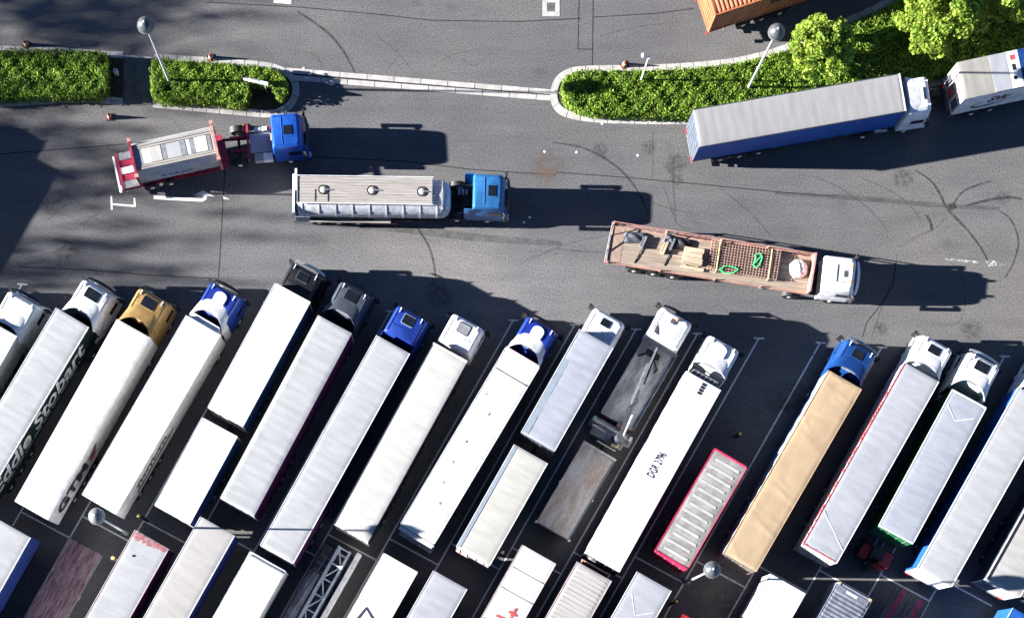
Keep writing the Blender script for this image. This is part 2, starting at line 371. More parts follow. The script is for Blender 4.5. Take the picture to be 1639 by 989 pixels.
# footpath between the left beds
pp = px_line([(197, 161), (244, 164), (246, 94), (197, 91)], 0); tag(MB().prism(pp, -.05, .012).build('footpath', 'paving'), kind='structure')
kf = tag(empty('path_edging'), kind='structure')
kerb_row('edging_stone', kf, px_line([(250, 94), (181, 89)], 0), .14, 0, -.05, .03, 'concrete')
# slot drain between the islands: two rows of slabs and a dark slot
dr = tag(empty('slot_drain'), kind='structure')
kerb_row('slab', dr, px_line([(458, 113), (888, 148.5)]), .33, 0, -.05, .05, 'concrete', 1.83)
kerb_row('slab', dr, px_line([(470, 125), (888, 158)]), .35, 0, -.05, .022, 'concrete', 1.83)
MB().ribbon(px_line([(464, 119), (888, 152.6)]), .16, .005).build('slot', 'chassis_black', dr)

# bay markings
mk = tag(empty('bay_markings'), kind='structure')
def line(pts, wd=.10, m='worn_paint', name='painted_line', z=.004, par=None): return MB().ribbon(px_line(pts), wd, z).build(name, m, par or mk)
for k in range(-9, 10):
    tx, ty = 822 + 98.3 * k, 511.5 + 7.2 * k
    line([(tx, ty), (tx - 199, ty + 350), (tx - 199 - 160, ty + 350 + 281)], .11, name='bay_line')
    line([(tx - 8, ty + .5), (tx + 8, ty + 1.5)], .11, name='bay_end_mark', z=.0065)
    line([(tx - 199, ty + 350), (tx - 199 + 80, ty + 350 + 43)], .11, name='bay_rear_line', z=.0065)
# direction arrows, road marks, covers
def arrow(pts_list, name, m):
    b = MB()
    for poly in pts_list:
        b.add([(*q, .005) for q in px_line(poly)], [tuple(range(len(poly)))])
    b.build(name, m, mk)
arrow([[(246, 313), (322, 318), (326, 316), (327, 312), (332, 313), (330, 320), (324, 323), (246, 319)], [(309, 313), (325, 305), (344, 315), (330, 313.5), (322, 312)], [(357, 314), (368, 319.5), (358, 319)]], 'direction_arrow', 'fresh_paint')
arrow([[(1513, 413), (1566, 418), (1566, 422), (1513, 416)], [(1577, 418), (1587, 416), (1609, 424), (1583, 427)]], 'direction_arrow', stain('faded_paint', (.5, .5, .5), .8, 5, .42, .62).name)
line([(178, 314), (179, 336)], .12, 'fresh_paint', 'road_mark'); line([(179, 327), (216, 330)], .12, 'fresh_paint', 'road_mark', .0065); line([(215, 317), (216, 331)], .12, 'fresh_paint', 'road_mark', .009)
line([(438, 0), (466, 2)], .42, 'fresh_paint', 'road_mark')
for x, y in ((964, 198), (872, 243), (923, 244), (1021, 249), (848, 348), (839, 356), (486, 110)):
    c = P(x, y); MB().lathe([(.09, 0), (.08, .02), (.02, .025)], 10, (c.x, c.y, 0)).build('road_stud', 'ink_white', mk)
c = P(882, 12); dc = tag(empty('drain_cover', (c.x, c.y, 0)), 'square concrete drain surround with dark iron grate near the top edge', 'drain')
for x0, x1, y0, y1 in ((-.58, .58, .3, .62), (-.58, .58, -.62, -.3), (-.58, -.28, -.296, .296), (.28, .58, -.296, .296)): box('surround', 'concrete', dc, x0, x1, y0, y1, -.02, .014)
gr = MB().box(-.28, .28, -.296, .296, -.02, .004)
gr.build('frame', 'chassis_black', dc)
for i in range(7): box('bar', 'galv', dc, -.25, .25, -.26 + i * .08, -.225 + i * .08, .0045, .010)

# seams, tyre marks and stains on the asphalt
def mark(name, pts, wd, m, z, sm=True):
    q = px_line(pts); q = smooth_line(q, 8) if sm and len(q) > 2 else q
    n = len(q); ws = [wd * (0.35 + .65 * math.sin(math.pi * (i + .6) / (n + .2)) ** .5) for i in range(n)] if m != 'seam_sealant' else wd
    MB().ribbon(q, ws, z).build(name, m, ground)
for pts in ([(30, 427), (140, 432), (250, 441), (349.5, 446)], [(362, 240), (357, 320), (350, 446)], [(0, 247), (100, 239), (200, 231)], [(500, 251), (652, 259), (760, 272), (888, 280), (893, 276), (1010, 285), (1120, 295), (1240, 307), (1330, 314)],
            [(330, 4), (480, 12), (600, 23), (690, 33), (830, 35), (930, 30)], [(927, -5), (925, 79)], [(949.5, -5), (948, 112)], [(925, 79), (949, 79.5)], [(950, 28), (1050, 22), (1110, 14)], [(1380, 540), (1388, 515), (1412, 485), (1430, 455), (1434, 420)]):
    mark('seam', pts, .07, 'seam_sealant', .003, False)
z = .0032
for i, (pts, wd) in enumerate([
    ([(475, 18), (505, 38), (530, 58), (552, 86), (568, 117)], .17), ([(486, 82), (505, 90), (518, 108)], .1), ([(668, 365), (685, 392), (694, 420), (697, 445)], .15),
    ([(885, 228), (930, 236), (965, 252), (1000, 279), (1024, 312), (1040, 345)], .14), ([(1045, 210), (1045, 260), (1043, 288)], .1), ([(1060, 292), (1070, 320), (1082, 355), (1100, 367)], .1),
    ([(1078, 250), (1078, 300), (1082, 355)], .12), ([(1464, 272), (1490, 290), (1505, 312), (1517, 335), (1550, 370), (1572, 400), (1586, 428)], .17), ([(1525, 328), (1540, 308), (1560, 298), (1585, 290)], .14),
    ([(1300, 282), (1335, 296), (1370, 318), (1400, 344), (1425, 375)], .1), ([(1380, 286), (1425, 306), (1460, 333), (1478, 365)], .1), ([(1440, 396), (1465, 380), (1495, 366), (1515, 347)], .1),
    ([(1482, 344), (1490, 358), (1491, 370)], .2), ([(1600, 338), (1618, 352), (1630, 385), (1622, 420), (1608, 445)], .13), ([(1545, 330), (1575, 322), (1610, 316), (1636, 319)], .2),
    ([(1395, 540), (1412, 490), (1430, 440), (1436, 405)], .1), ([(1538, 440), (1545, 470), (1535, 515), (1490, 518)], .1), ([(600, 55), (640, 88), (662, 118)], .07), ([(640, 88), (625, 105), (618, 118)], .07),
    ([(850, 415), (895, 395), (930, 385), (968, 378)], .1), ([(830, 425), (850, 412), (862, 408)], .08), ([(1000, 395 - 90), (1060, 330), (1120, 345)], .07), ([(890, 398), (925, 402), (965, 404)], .12),
    ([(960, 60), (1010, 45), (1090, 35)], .08), ([(740, 95), (760, 105), (790, 80)], .06), ([(690, 110), (720, 90), (770, 78)], .06), ([(1150, 300), (1200, 340), (1235, 380)], .09), ([(75, 355), (95, 335), (120, 322)], .08), ([(130, 360), (160, 340)], .12), ([(85, 405), (105, 392)], .1), ([(1110, 330), (1105, 350), (1125, 360)], .05)]):
    mark('tyre_mark', pts, wd, 'rubber_mark' if wd > .12 else 'faint_rubber', z + i * .00004)
stain('leaf_litter', (.075, .045, .028), .8, 4, .38, .62)
for k, pts in enumerate(([(985, 110.5), (1040, 109.5), (1100, 106.5), (1170, 99), (1222, 88), (1265, 74)], [(300, 94.5), (380, 100.5), (430, 105)], [(940, 191), (1000, 194), (1090, 195)], [(250, 169), (330, 175), (400, 181)])):
    MB().ribbon(smooth_line(px_line(pts), 6), .35, .0058 + .0001 * k).build('leaf_litter', 'leaf_litter', ground)
# broad smudged wheel track on the right and stains
mark('tyre_mark', [(1240, 309), (1380, 318), (1490, 328), (1600, 334)], .34, 'faint_rubber', .0052)
mark('tyre_mark', [(470, 355), (640, 366), (760, 380), (900, 390)], .55, 'faint_rubber', .0053)
mark('tyre_mark', [(1518, 333), (1530, 328)], .5, 'rubber_mark', .0054, False)
for x, y, r, m in ((960, 240, .55, 'oil_stain'), (1038, 236, .5, 'oil_stain'), (1081, 262, .8, 'oil_stain'), (1083, 285, .5, 'oil_stain'), (1606, 316, .5, 'oil_stain'), (1555, 528, .7, 'oil_stain'), (875, 268, 1.2, 'rust_stain'), (1445, 285, .7, 'oil_stain'), (1410, 526, .5, 'oil_stain'), (560, 320, .8, 'oil_stain'), (700, 470, .9, 'oil_stain'), (1160, 960, 1.0, 'oil_stain'), (1260, 640, 1.4, 'oil_stain'), (110, 400, 1.0, 'oil_stain')):
    c = P(x, y); n = 20; o = MB().add([(math.cos(2 * math.pi * k / n), math.sin(2 * math.pi * k / n), 0) for k in range(n)], [tuple(range(n))]).build('stain', m, ground)
    o.location = (c.x, c.y, .0046 + .0001 * r); o.scale = (r * 1.3, r * 1.1, 1); o.rotation_euler = (0, 0, x)

# ------------------------------------------------------------------ hedges and trees
def leaf_mesh(name, pts, size, m, up=.35, seed=1, normals=None):
    r = np.random.default_rng(seed); n = len(pts); pts = np.asarray(pts)
    nr = r.normal(size=(n, 3)); nr[:, 2] += up
    if normals is not None: nr = nr * .55 + normals
    nr /= np.linalg.norm(nr, axis=1)[:, None]
    t = np.cross(nr, r.normal(size=(n, 3))); t /= np.linalg.norm(t, axis=1)[:, None]; b = np.cross(nr, t)
    sz = (size * r.uniform(.6, 1.35, n))[:, None]
    v = np.stack([pts - t * sz * .55, pts + b * sz * .36 + nr * sz * .06, pts + t * sz * .6, pts - b * sz * .36 + nr * sz * .06], 1).reshape(-1, 3)
    f = np.arange(n * 4).reshape(n, 4)
    me = bpy.data.meshes.new(name); me.from_pydata(v.tolist(), [], f.tolist()); me.materials.append(MATS[m]); return me
def inside(poly, x, y):
    poly = np.asarray(poly); c = np.zeros(len(x), bool); j = len(poly) - 1
    for i in range(len(poly)):
        xi, yi = poly[i]; xj, yj = poly[j]
        c ^= ((yi > y) != (yj > y)) & (x < (xj - xi) * (y - yi) / (yj - yi + 1e-12) + xi); j = i
    return c
def bumps(x, y, s):
    return (np.sin(x * 2.1 + s) * np.cos(y * 2.7 + s * 2) + .7 * np.sin(x * 4.3 + y * 3.1 + s * 3) + .5 * np.cos(x * 7.7 - y * 6.1 + s)) / 2.2
def hedge(px, top, label, holes=(), seed=1, dens=460, group='hedges on the islands', m='hedge_leaf'):
    poly = smooth_line(px_line(px + [px[0]], top), 4)[:-1]; pa = np.array(poly); r = np.random.default_rng(seed)
    x0, y0 = pa.min(0); x1, y1 = pa.max(0)
    ctr = pa.mean(0); root = tag(empty('hedge', (ctr[0], ctr[1], .09)), label, 'hedge', group)
    hp = [px_line(h, top * .6) for h in holes]
    n = int((x1 - x0) * (y1 - y0) * dens); x = r.uniform(x0, x1, n); y = r.uniform(y0, y1, n); k = inside(poly, x, y)
    for h in hp: k &= ~inside(h, x, y)
    x, y = x[k], y[k]; z = top + .12 * bumps(x, y, seed) - np.abs(r.normal(0, .11, len(x)))
    pts = [np.stack([x, y, z], 1)]; nrm = [np.tile([0, 0, .45], (len(x), 1))]
    # side leaves, round the outline and the holes
    for pl, sgn in [(pa, 1)] + [(np.array(h), -1) for h in hp]:
        q = np.vstack([pl, pl[:1]])
        for a, b in zip(q[:-1], q[1:]):
            L = np.linalg.norm(b - a); cnt = int(L * top * dens * .55)
            if cnt == 0: continue
            t = r.uniform(0, 1, cnt); e = (b - a) / L; out = np.array([e[1], -e[0]])
            mid = (a + b) / 2 + out * .05
            if inside(pl, np.array([mid[0]]), np.array([mid[1]]))[0]: out = -out
            zz = r.uniform(.1, top, cnt); p2 = a + (b - a) * t[:, None] + out * (r.normal(0, .07, cnt) + .02 + .08 * bumps(a[0] + t * L, zz * 2, seed))[:, None]
            ok = np.ones(cnt, bool)
            if sgn > 0:
                for h in hp: ok &= ~inside(h, p2[:, 0], p2[:, 1])
            else: ok &= inside(poly, p2[:, 0], p2[:, 1])
            pts.append(np.column_stack([p2, zz])[ok]); nrm.append(np.tile([out[0] * .8 * sgn, out[1] * .8 * sgn, .2], (int(ok.sum()), 1)))
    pts = np.vstack(pts) - np.array([ctr[0], ctr[1], .09]); nrm = np.vstack(nrm)
    f = link('foliage', leaf_mesh('foliage', pts, .12, m, .2, seed, nrm), root)
    # woody core: columns on a raster so that holes stay open
    st = .3; b = MB()
    gx = np.arange(x0, x1, st); gy = np.arange(y0, y1, st)
    X, Y = np.meshgrid(gx, gy, indexing='ij'); xf, yf = X.ravel() + st / 2, Y.ravel() + st / 2; K = np.ones(len(xf), bool)
    for dx, dy in ((-.28, -.28), (.28, -.28), (.28, .28), (-.28, .28)):
        K &= inside(poly, xf + dx, yf + dy)
        for h in hp: K &= ~inside(h, xf + dx, yf + dy)
    for cx, cy in zip(xf[K], yf[K]):
        zz = top - .24 + .12 * float(bumps(np.array([cx]), np.array([cy]), seed)[0]); h2 = st / 2 + .004
        b.box(cx - h2 - ctr[0], cx + h2 - ctr[0], cy - h2 - ctr[1], cy + h2 - ctr[1], 0, zz - .09)
    b.build('woody_core', 'hedge_core', root)
    return root
hedge([(-60, 82), (0, 81), (60, 80), (120, 82), (165, 85), (169, 100), (168, 130), (164, 147), (120, 152), (60, 151), (0, 153), (-60, 154)], 1.25, 'long clipped green hedge cut off by the left edge of the picture', seed=3)
hedge([(249, 95), (300, 98), (350, 101), (400, 106), (435, 111), (452, 121), (457, 135), (455, 148), (445, 156), (428, 160), (400, 161), (382, 166), (340, 160), (290, 158), (256, 157), (245, 150), (243, 120), (244, 102)], 1.2,
      'short green hedge with rounded end between footpath and slot drain', [[(399, 137), (437, 139), (438, 146), (444, 155), (447, 166), (440, 180), (392, 180), (399, 152)], [(267, 132), (277, 134), (279, 154), (262, 154)]], seed=5)
hedge([(908, 120), (930, 114), (985, 113), (1040, 113), (1100, 110), (1170, 103), (1225, 91), (1262, 82), (1290, 100), (1300, 140), (1290, 172), (1230, 184), (1150, 186), (1090, 183), (1010, 180), (950, 178), (922, 171), (907, 157), (902, 138)], 1.15, 'bright green rounded hedge beside the blue sided trailer', seed=8)
hedge([(1272, 84), (1310, 62), (1370, 36), (1420, 12), (1450, -6), (1500, -25), (1700, -25), (1700, 70), (1520, 112), (1400, 142), (1318, 160), (1300, 128)], 1.5, 'dark green overgrown hedge under the trees at upper right', seed=11, dens=320)

def tree(label, base, crown_c, rad, n, seed, m='tree_leaf', leaf=.2, clumps=26, group='trees on the planted island', gap=1.0):
    """trunk with limbs and a crown of many leaf clumps; base, crown_c in world, rad=(rx,ry,rz)"""
    r = np.random.default_rng(seed); root = tag(empty('tree', base), label, 'tree', group)
    bv = Vector(base); cc = Vector(crown_c) - bv
    t = MB(); t.tube([(0, 0, -.1), (cc.x * .15, cc.y * .15, cc.z * .4), (cc.x * .6, cc.y * .6, cc.z * .75), (cc.x, cc.y, cc.z + rad[2] * .4)], [.17 * rad[2] / 2, .12 * rad[2] / 2, .09 * rad[2] / 2, .03], 8)
    P_, Nn = [], []
    for k in range(clumps):
        d = r.normal(size=3); d /= np.linalg.norm(d)
        if d[2] < -.45: d[2] = -d[2] * .5
        q = np.array(cc) + d * np.array(rad) * r.uniform(.5, 1.0); cr = np.array([rad[0], rad[1], rad[2]]) * r.uniform(.14, .30)
        t.tube([(cc.x * .5, cc.y * .5, cc.z * .65), tuple(np.array(cc) * .45 + q * .55 + r.normal(size=3) * .1), tuple(q)], [.05, .03, .012], 5)
        cnt = int(n / clumps); dd = r.normal(size=(cnt, 3)); dd /= np.linalg.norm(dd, axis=1)[:, None]
        P_.append(q + dd * cr * (r.uniform(.25, 1, cnt) ** .45)[:, None]); Nn.append(dd * .8 + np.array([0, 0, .25]))
    t.build('trunk', 'bark', root, True)
    link('crown', leaf_mesh('crown', np.vstack(P_), leaf, m, .2, seed, np.vstack(Nn)), root)
def tree_px(label, px, py, z, rad, n, seed, **k):
    c = P(px, py, z); tree(label, (c.x + .2, c.y - .1, .09), (c.x, c.y, z), rad, n, seed, **k)
tree_px('small round yellow green tree standing beside the lamp post', 1313, 76, 3.3, (1.95, 2.05, 1.7), 11000, 21, clumps=80)
tree_px('large yellow green tree with bumpy crown above the white cab', 1506, 22, 3.3, (2.7, 2.75, 1.5), 19000, 22, clumps=110)
tree_px('yellow green tree cut off by the upper right corner', 1622, -8, 3.0, (2.2, 1.8, 1.2), 9000, 23, clumps=60)
# trees west of the picture: their shade dapples the left part of the asphalt
WEST = ((-104, 48.6, 27.5, 2.2, 420), (-112, 45.6, 30, 2.6, 480), (-106, 41.8, 27.2, 1.5, 300), (-116, 38.6, 30.5, 1.4, 330), (-108, 35.8, 28.4, 1.7, 380), (-113, 32.6, 29.4, 1.6, 360), (-104, 30.2, 26.6, 1.2, 260), (-118, 50.6, 31, 2.0, 330))
WEST_LABELS = ('second tree from the north end', 'broadest tree', 'slender tree with the lowest branches', 'slim tree furthest back but one', 'middle tree', 'tree just south of the middle', 'smallest and southernmost tree', 'tallest and northernmost tree')
for i, (x, y, h, r, n) in enumerate(WEST):
    x += 10
    tree(WEST_LABELS[i] + ' of the far row beyond the left edge', (x, y, 0), (x, y, h * .70), (r * 1.6, r * 1.6, h * .27), int(n * 1.35), 40 + i, m='shade_leaf', leaf=.5, clumps=22, group='trees beyond the left edge')

# ------------------------------------------------------------------ vehicles
_ty = MB().lathe([(.30, -.15), (.47, -.15), (.51, -.10), (.51, .10), (.47, .15), (.30, .15)], 20, axis='y').mesh('tyre', 'black_rubber', True)
_ri = MB().lathe([(.31, -.13), (.25, -.14), (.20, -.11), (.14, -.165), (.03, -.18), (.03, .18), (.14, .165), (.20, .11), (.25, .14), (.31, .13)], 16, axis='y').mesh('rim', 'rim_steel', True)
def wheel(par, x, y):
    o = link('wheel', _ty, par, (x, y, .51)); link('rim', _ri, o); return o
def wheels(par, xs, hw=1.1, dual=False):
    for x in xs:
        for s in (-1, 1): wheel(par, x, s * hw)

def vehicle(name, fl, fr, rl, z, label, cat, group=None, W=None, L=None):
    """root Empty on the ground under the middle of the body's rear edge, x forward; corners are roof corners (photo pixels) at height z"""
    A, B = P(*fl, z), P(*fr, z)
    if rl is None:
        d = Vector((math.cos(math.radians(60.5)), math.sin(math.radians(60.5)), 0)); Lm = L
    else:
        d = A - P(*rl, z); Lm = L or d.length; d.normalize()
    r = Vector((d.y, -d.x, 0)); Wm = W or max(2.42, min(2.6, abs((B - A).dot(r))))
    rear = (A + B) / 2 - d * (Lm + ((B - A) / 2).dot(d))
    mid = A + r * ((B - A).dot(r) / 2) - d * Lm
    root = tag(empty(name, (mid.x, mid.y, 0), math.atan2(d.y, d.x)), label, cat, group)
    V = dict(root=root, L=Lm, W=Wm, d=d, r=r, o=Vector((mid.x, mid.y, 0)))
    return V
def local(V, px, py, z):
    q = P(px, py, z) - V['o']; return q.dot(V['d']), -q.dot(V['r'])

def roof_grid(x0, x1, W, z, kind='tarp', amp=.004, seed=0):
    nx = max(10, int((x1 - x0) / .13)); ny = 14
    r = random.Random(seed); ph = [r.uniform(0, 6.28) for _ in range(8)]; fr = [r.uniform(.7, 1.5) for _ in range(8)]
    cre = [(r.uniform(x0, x1), r.uniform(-W / 2, W / 2), r.uniform(-.7, .7), r.uniform(.5, 1.6)) for _ in range(int((x1 - x0) * 2.2))]
    def fn(u, v):
        x = x0 + (x1 - x0) * u; y = -W / 2 + W * v; h = .018 * (1 - (2 * v - 1) ** 2)
        if kind == 'tarp':
            h += amp * (abs(math.sin(math.pi * (x - x0) / .66 + .25 * math.sin(ph[0] + y * 1.3))) + .6 * math.sin(x * 1.7 * fr[1] + ph[1] + y * .8) + .5 * math.sin(y * 3.1 + ph[2] + x * .9))
        elif kind == 'crease':
            h += amp * (.7 * abs(math.sin(math.pi * (x - x0) / 1.2)) + .8 * math.sin(x * 1.3 + ph[1] + y * 1.8))
            for cx, cy, a, ln in cre:
                dx, dy = x - cx, y - cy; s = dx * math.sin(a) + dy * math.cos(a); t = dx * math.cos(a) - dy * math.sin(a)
                if abs(s) < ln: h += amp * 2.2 * math.exp(-(t / .09) ** 2) * (1 - abs(s) / ln)
        elif kind == 'edge':      # creased along the left edge
            h += amp * (abs(math.sin(math.pi * (x - x0) / .62)) * .7 + .5 * math.sin(x * 1.1 + ph[0]))
            h += amp * 4.5 * max(0, v - .72) * abs(math.sin(x * 4.7 + ph[3] + math.sin(x * 2.1) * 2)) * (1 - max(0, v - .95) * 12)
        elif kind == 'corr':
            t = ((x - x0) / .29) % 1; h += .034 * (min(1, max(0, abs(t - .5) * 6 - 1)))
        else:
            h += amp * (.5 * math.sin(x * .9 + ph[1]) + .5 * math.sin(y * 1.7 + x * .5 + ph[2]))
        if u in (0, 1) or v in (0, 1): h = -.02
        return (x, y, z - .02 + h)
    b = MB(); 
    if kind == 'corr': nx = int((x1 - x0) / .29) * 8
    b.grid(fn, nx, ny)
    n = len(b.v)
    b.box(x0, x1, -W / 2, W / 2, z - .12, z - .042)
    return b

def body_box(V, x0, x1, z0, z1, roof, left, right, rear, front=None, kind='tarp', amp=.004, rail='paint_white', doors=True, pleat=.012, W=None):
    root = V['root']; W = W or V['W']; front = front or left; seed = int(abs(x0 * 13 + x1 * 7 + V['o'].x * 31)) 
    parts = {}
    parts['roof'] = roof_grid(x0, x1, W, z1, kind, amp, seed).build('roof', roof, root, kind != 'corr')
    for s, m in ((1, left), (-1, right)):
        b = MB(); ph = random.uniform(0, 6); n = int((x1 - x0) / .22); hw = W / 2 - .025
        b.grid(lambda u, v: (x0 + .03 + (x1 - x0 - .06) * u, s * (hw + pleat * math.sin(u * n * 1.25 + ph) * (v * (1.15 - v) * 3)), z0 + (z1 - .1 - z0) * v), n, 4)
        b.box(x0 + .03, x1 - .03, s * (hw - .05), s * (hw - .02), z0, z1 - .1)
        parts['left' if s > 0 else 'right'] = b.build('side_panel', m, root, True)
    box('front_wall', front, root, x1 - .055, x1 - .006, -W / 2 + .012, W / 2 - .012, z0, z1 - .11)
    if doors:
        for s in (0, 1):
            d = box('rear_door', rear, root, x0 - .012, x0 + .03, (-W / 2 + .03, .006)[s], (-.006, W / 2 - .03)[s], z0 + .04, z1 - .11)
            for k in (.3, .75):
                y = (-W / 2 + .03 + (W / 2) * k) if s == 0 else (W / 2) * k
                MB().tube([(x0 - .035, y, z0 + .08), (x0 - .035, y, z1 - .16)], .018, 6).build('lock_bar', 'galv', d)
    for s in (1, -1):
        rl_ = rail if isinstance(rail, (str, type(None))) else rail[0 if s > 0 else 1]
        if rl_: box('roof_rail', rl_, root, x0 + .01, x1 - .01, s * W / 2 - .03, s * W / 2 + .012, z1 - .15, z1 - .012)
    return parts
def undercarriage(V, x0, x1, axles, z0=1.1, col='chassis_black', legs=True, lamps=True, W=None):
    root = V['root']; W = W or V['W']
    b = MB(); b.box(x0 + .02, x1 - .02, -W / 2 + .05, W / 2 - .05, z0 - .12, z0 - .004)
    for s in (-1, 1): b.box(x0 + .1, x1 - .1, s * .45 - .07, s * .45 + .07, .75, z0 - .12)
    for a in axles: b.tube([(a, -1.1, .51), (a, 1.1, .51)], .08, 6)
    b.build('chassis', col, root)
    wheels(root, axles)
    box('underrun_bar', 'galv', root, x0 + .05, x0 + .17, -W / 2 + .1, W / 2 - .1, .45, .58)
    for s in (-1, 1):
        if lamps: box('tail_lamp', 'tail_red', root, x0 - .02, x0 + .05, s * .95 - .2, s * .95 + .2, .8, .92)
        if legs: MB().box(x1 - 2.9, x1 - 2.76, s * .8 - .06, s * .8 + .06, .12, z0 - .12).box(x1 - 2.95, x1 - 2.7, s * .8 - .14, s * .8 + .14, .04, .12).build('landing_leg', 'galv', root)
        MB().box(axles[0] - .65, axles[-1] + .65, s * 1.1 - .18, s * 1.1 + .18, 1.03, 1.05).build('mudguard', 'plastic_black', root) if z0 > 1.07 else None

def cab(V, px=None, x=None, y=0.0, yaw=0.0, hc=3.45, col='paint_white', roof2=None, spoiler=None, sp_top=None, sp_front=-.95, sp_back=-2.2, hatch='glass_dark', hatch_dim=(.62, .78), hatch_x=-.62, frame=None, visor='plastic_black', unit=None, back=-2.0,
        fairing=True, dots=0, beacon=False, tank=True, drive=None, tail=-5.2, chassis='chassis_black', hollow=True, hw=1.2, wing=.75, fair_m=None):
    """cab with its tractor frame; x = forward position of the roof's front edge in the vehicle's frame"""
    root = V['root']
    if px: x, y = local(V, px[0], px[1], hc)
    M = Matrix.Translation((x, y, 0)) @ Matrix.Rotation(yaw, 4, 'Z')
    sp_top = sp_top or hc + .20
    fx = lambda z: .34 if z < 1.5 else .34 - .30 * (z - 1.5) / (hc - .35 - 1.5)
    secs = [(.42, hw - .05, .28), (.75, hw + .03, .36), (1.2, hw + .04, .36), (1.5, hw + .03, .34), (2.35, hw, fx(2.35)), (hc - .35, hw - .05, .04), (hc - .16, hw - .09, -.02), (hc - .05, hw - .17, -.10), (hc - .006, hw - .30, -.26)]
    b = MB(M); b.loft([rrect(back + (0 if z < hc - .2 else .03 + (z - hc + .2) * .4), f, h, z, .26, .10, 5) for z, h, f in secs])
    c = b.build('cab', col, root, True)
    # glass
    g = MB(M); zs = (1.55, min(2.45, hc - .75))
    g.grid(lambda u, v: (fx(zs[0] + (zs[1] - zs[0]) * u) + .012 - .05 * (2 * v - 1) ** 4, (2 * v - 1) * (hw - .2), zs[0] + (zs[1] - zs[0]) * u), 2, 6).build('windscreen', 'glass_dark', c, True)
    for s in (-1, 1):
        MB(M).box(-.95, -.08, s * (hw + .012) - .01, s * (hw + .012) + .01, 1.55, 2.25).build('side_window', 'glass_dark', c)
        MB(M).box(-1.05, -.02, s * (hw + .036) - .008, s * (hw + .036) + .008, .75, 1.45).build('door', col, c)
        mr = MB(M).tube([(.10, s * hw, 2.32), (.22, s * (hw + .20), 2.36)], .075, 5).tube([(.10, s * hw, 1.66), (.22, s * (hw + .20), 1.66)], .075, 5)
        mr.loft([[(.10, s * (hw + .10), z), (.26, s * (hw + .12), z), (.28, s * (hw + .34), z), (.12, s * (hw + .36), z)] for z in (1.58, 1.66, 2.32, 2.4)])
        mr.build('mirror', 'plastic_black' if col != 'paint_offwhite' else 'paint_white', c)
    if visor:
        vb = MB(M); z = hc - .72
        vb.loft([[(.30 - .10 * abs(t) ** 3, t * (hw - .1), z - .01), (.50 - .16 * abs(t) ** 3, t * (hw - .1), z - .10), (.51 - .16 * abs(t) ** 3, t * (hw - .1), z - .07), (.30 - .10 * abs(t) ** 3, t * (hw - .1), z + .05)] for t in (-1, -.8, -.4, 0, .4, .8, 1)])
        vb.build('sun_visor', visor, c)
    if roof2:   # painted panel on the roof
        MB(M).loft([rrect(-1.25, -.18, hw - .32, z, .2, .05, 4) for z in (hc - .03, hc + .006)]).build('roof_panel', roof2, c)
    if hatch:
        a, bb = hatch_dim
        if frame or hatch == 'glass_dark': MB(M).loft([rrect(hatch_x - a / 2 - .05, hatch_x + a / 2 + .05, bb / 2 + .05, z, .08, .08, 3) for z in (hc - .02, hc + .016)]).build('hatch_frame', frame or col, c)
        MB(M).loft([rrect(hatch_x - a / 2, hatch_x + a / 2, bb / 2, z, .06, .06, 3) for z in (hc - .02, hc + .034)]).build('roof_hatch', hatch, c, True)
    if unit:    # D-shaped air unit on the roof
        pts = [(.0, -.38), (.0, .38)] + [(-.30 - .42 * math.sin(a), .42 * math.cos(a)) for a in [math.pi * i / 8 for i in range(9)]]
        pts = [(-.42, -.40), (-.42, .40)] + [(.02 + .34 * math.cos(a), .42 * math.sin(a)) for a in [math.pi * (.5 - i / 8) for i in range(9)]]
        MB(M @ Matrix.Translation((-.62, 0, 0))).loft([[(x_ * f, y_ * f, z) for x_, y_ in pts] for z, f in ((hc - .02, 1), (hc + .07, 1), (hc + .10, .93))]).build('air_unit', unit, c, True)
    for i in range(dots):
        for s in (-1, 1): MB(M).lathe([(.035, 0), (.035, .03), (.01, .045)], 8, (-.30 - .17 * i, s * (hw - .36), hc - .006)).build('marker_light', 'plastic_black', c)
    for s in (-1, 1):   # roof gutters and a horn give the flat roof its relief
        MB(M).tube([(-.35, s * (hw - .27), hc + .004), (back + .25, s * (hw - .27), hc + .004)], .018, 5).build('roof_seam', col, c)
    if not spoiler and not beacon:
        MB(M).tube([(-1.25, hw - .3, hc + .006), (-1.25, -hw + .3, hc + .006)], .02, 5).build('roof_step', col, c)
    for s in ((-1, 1) if hc > 3.3 else ()):
        MB(M).tube([(-.42, s * (hw - .42), hc + .05), (-.20, s * (hw - .42), hc + .03), (-.10, s * (hw - .42), hc + .03)], [.02, .03, .055], 8).build('air_horn', 'rim_steel', c, True)
    if beacon:
        br = MB(M).box(-.34, -.22, -.72, .72, hc + .02, hc + .09).build('beacon_bar', 'paint_white', c)
        for s in (-1, 1): MB(M).lathe([(.09, 0), (.09, .14), (.05, .18)], 12, (-.28, s * .52, hc + .09)).build('beacon', 'amber', c, True)
    if spoiler:
        f0, hb = sp_front, hw + .03
        n, mm = 10, 14
        def top(u, v):
            t = 2 * v - 1; xb = sp_back + .30 - wing * .8 * abs(t) ** 2.4; xx = f0 + (xb - f0) * u
            hwid = (hw - .28) + (hb - (hw - .28)) * u ** .7
            return (xx, t * hwid, hc - .02 + (sp_top - hc) * (u ** .85) * (1 - .16 * abs(t) ** 3) - .10 * abs(t) ** 6)
        sp = MB(M); sp.grid(top, n, mm)
        def low(u, v): p = top(u, v); return (p[0], p[1] * .975, p[2] - .05)
        sp.grid(low, n, mm)
        sp.add([top(1, j / mm) for j in range(mm + 1)] + [low(1, j / mm) for j in range(mm + 1)], [(j, j + 1, mm + 2 + j, mm + 1 + j) for j in range(mm)])
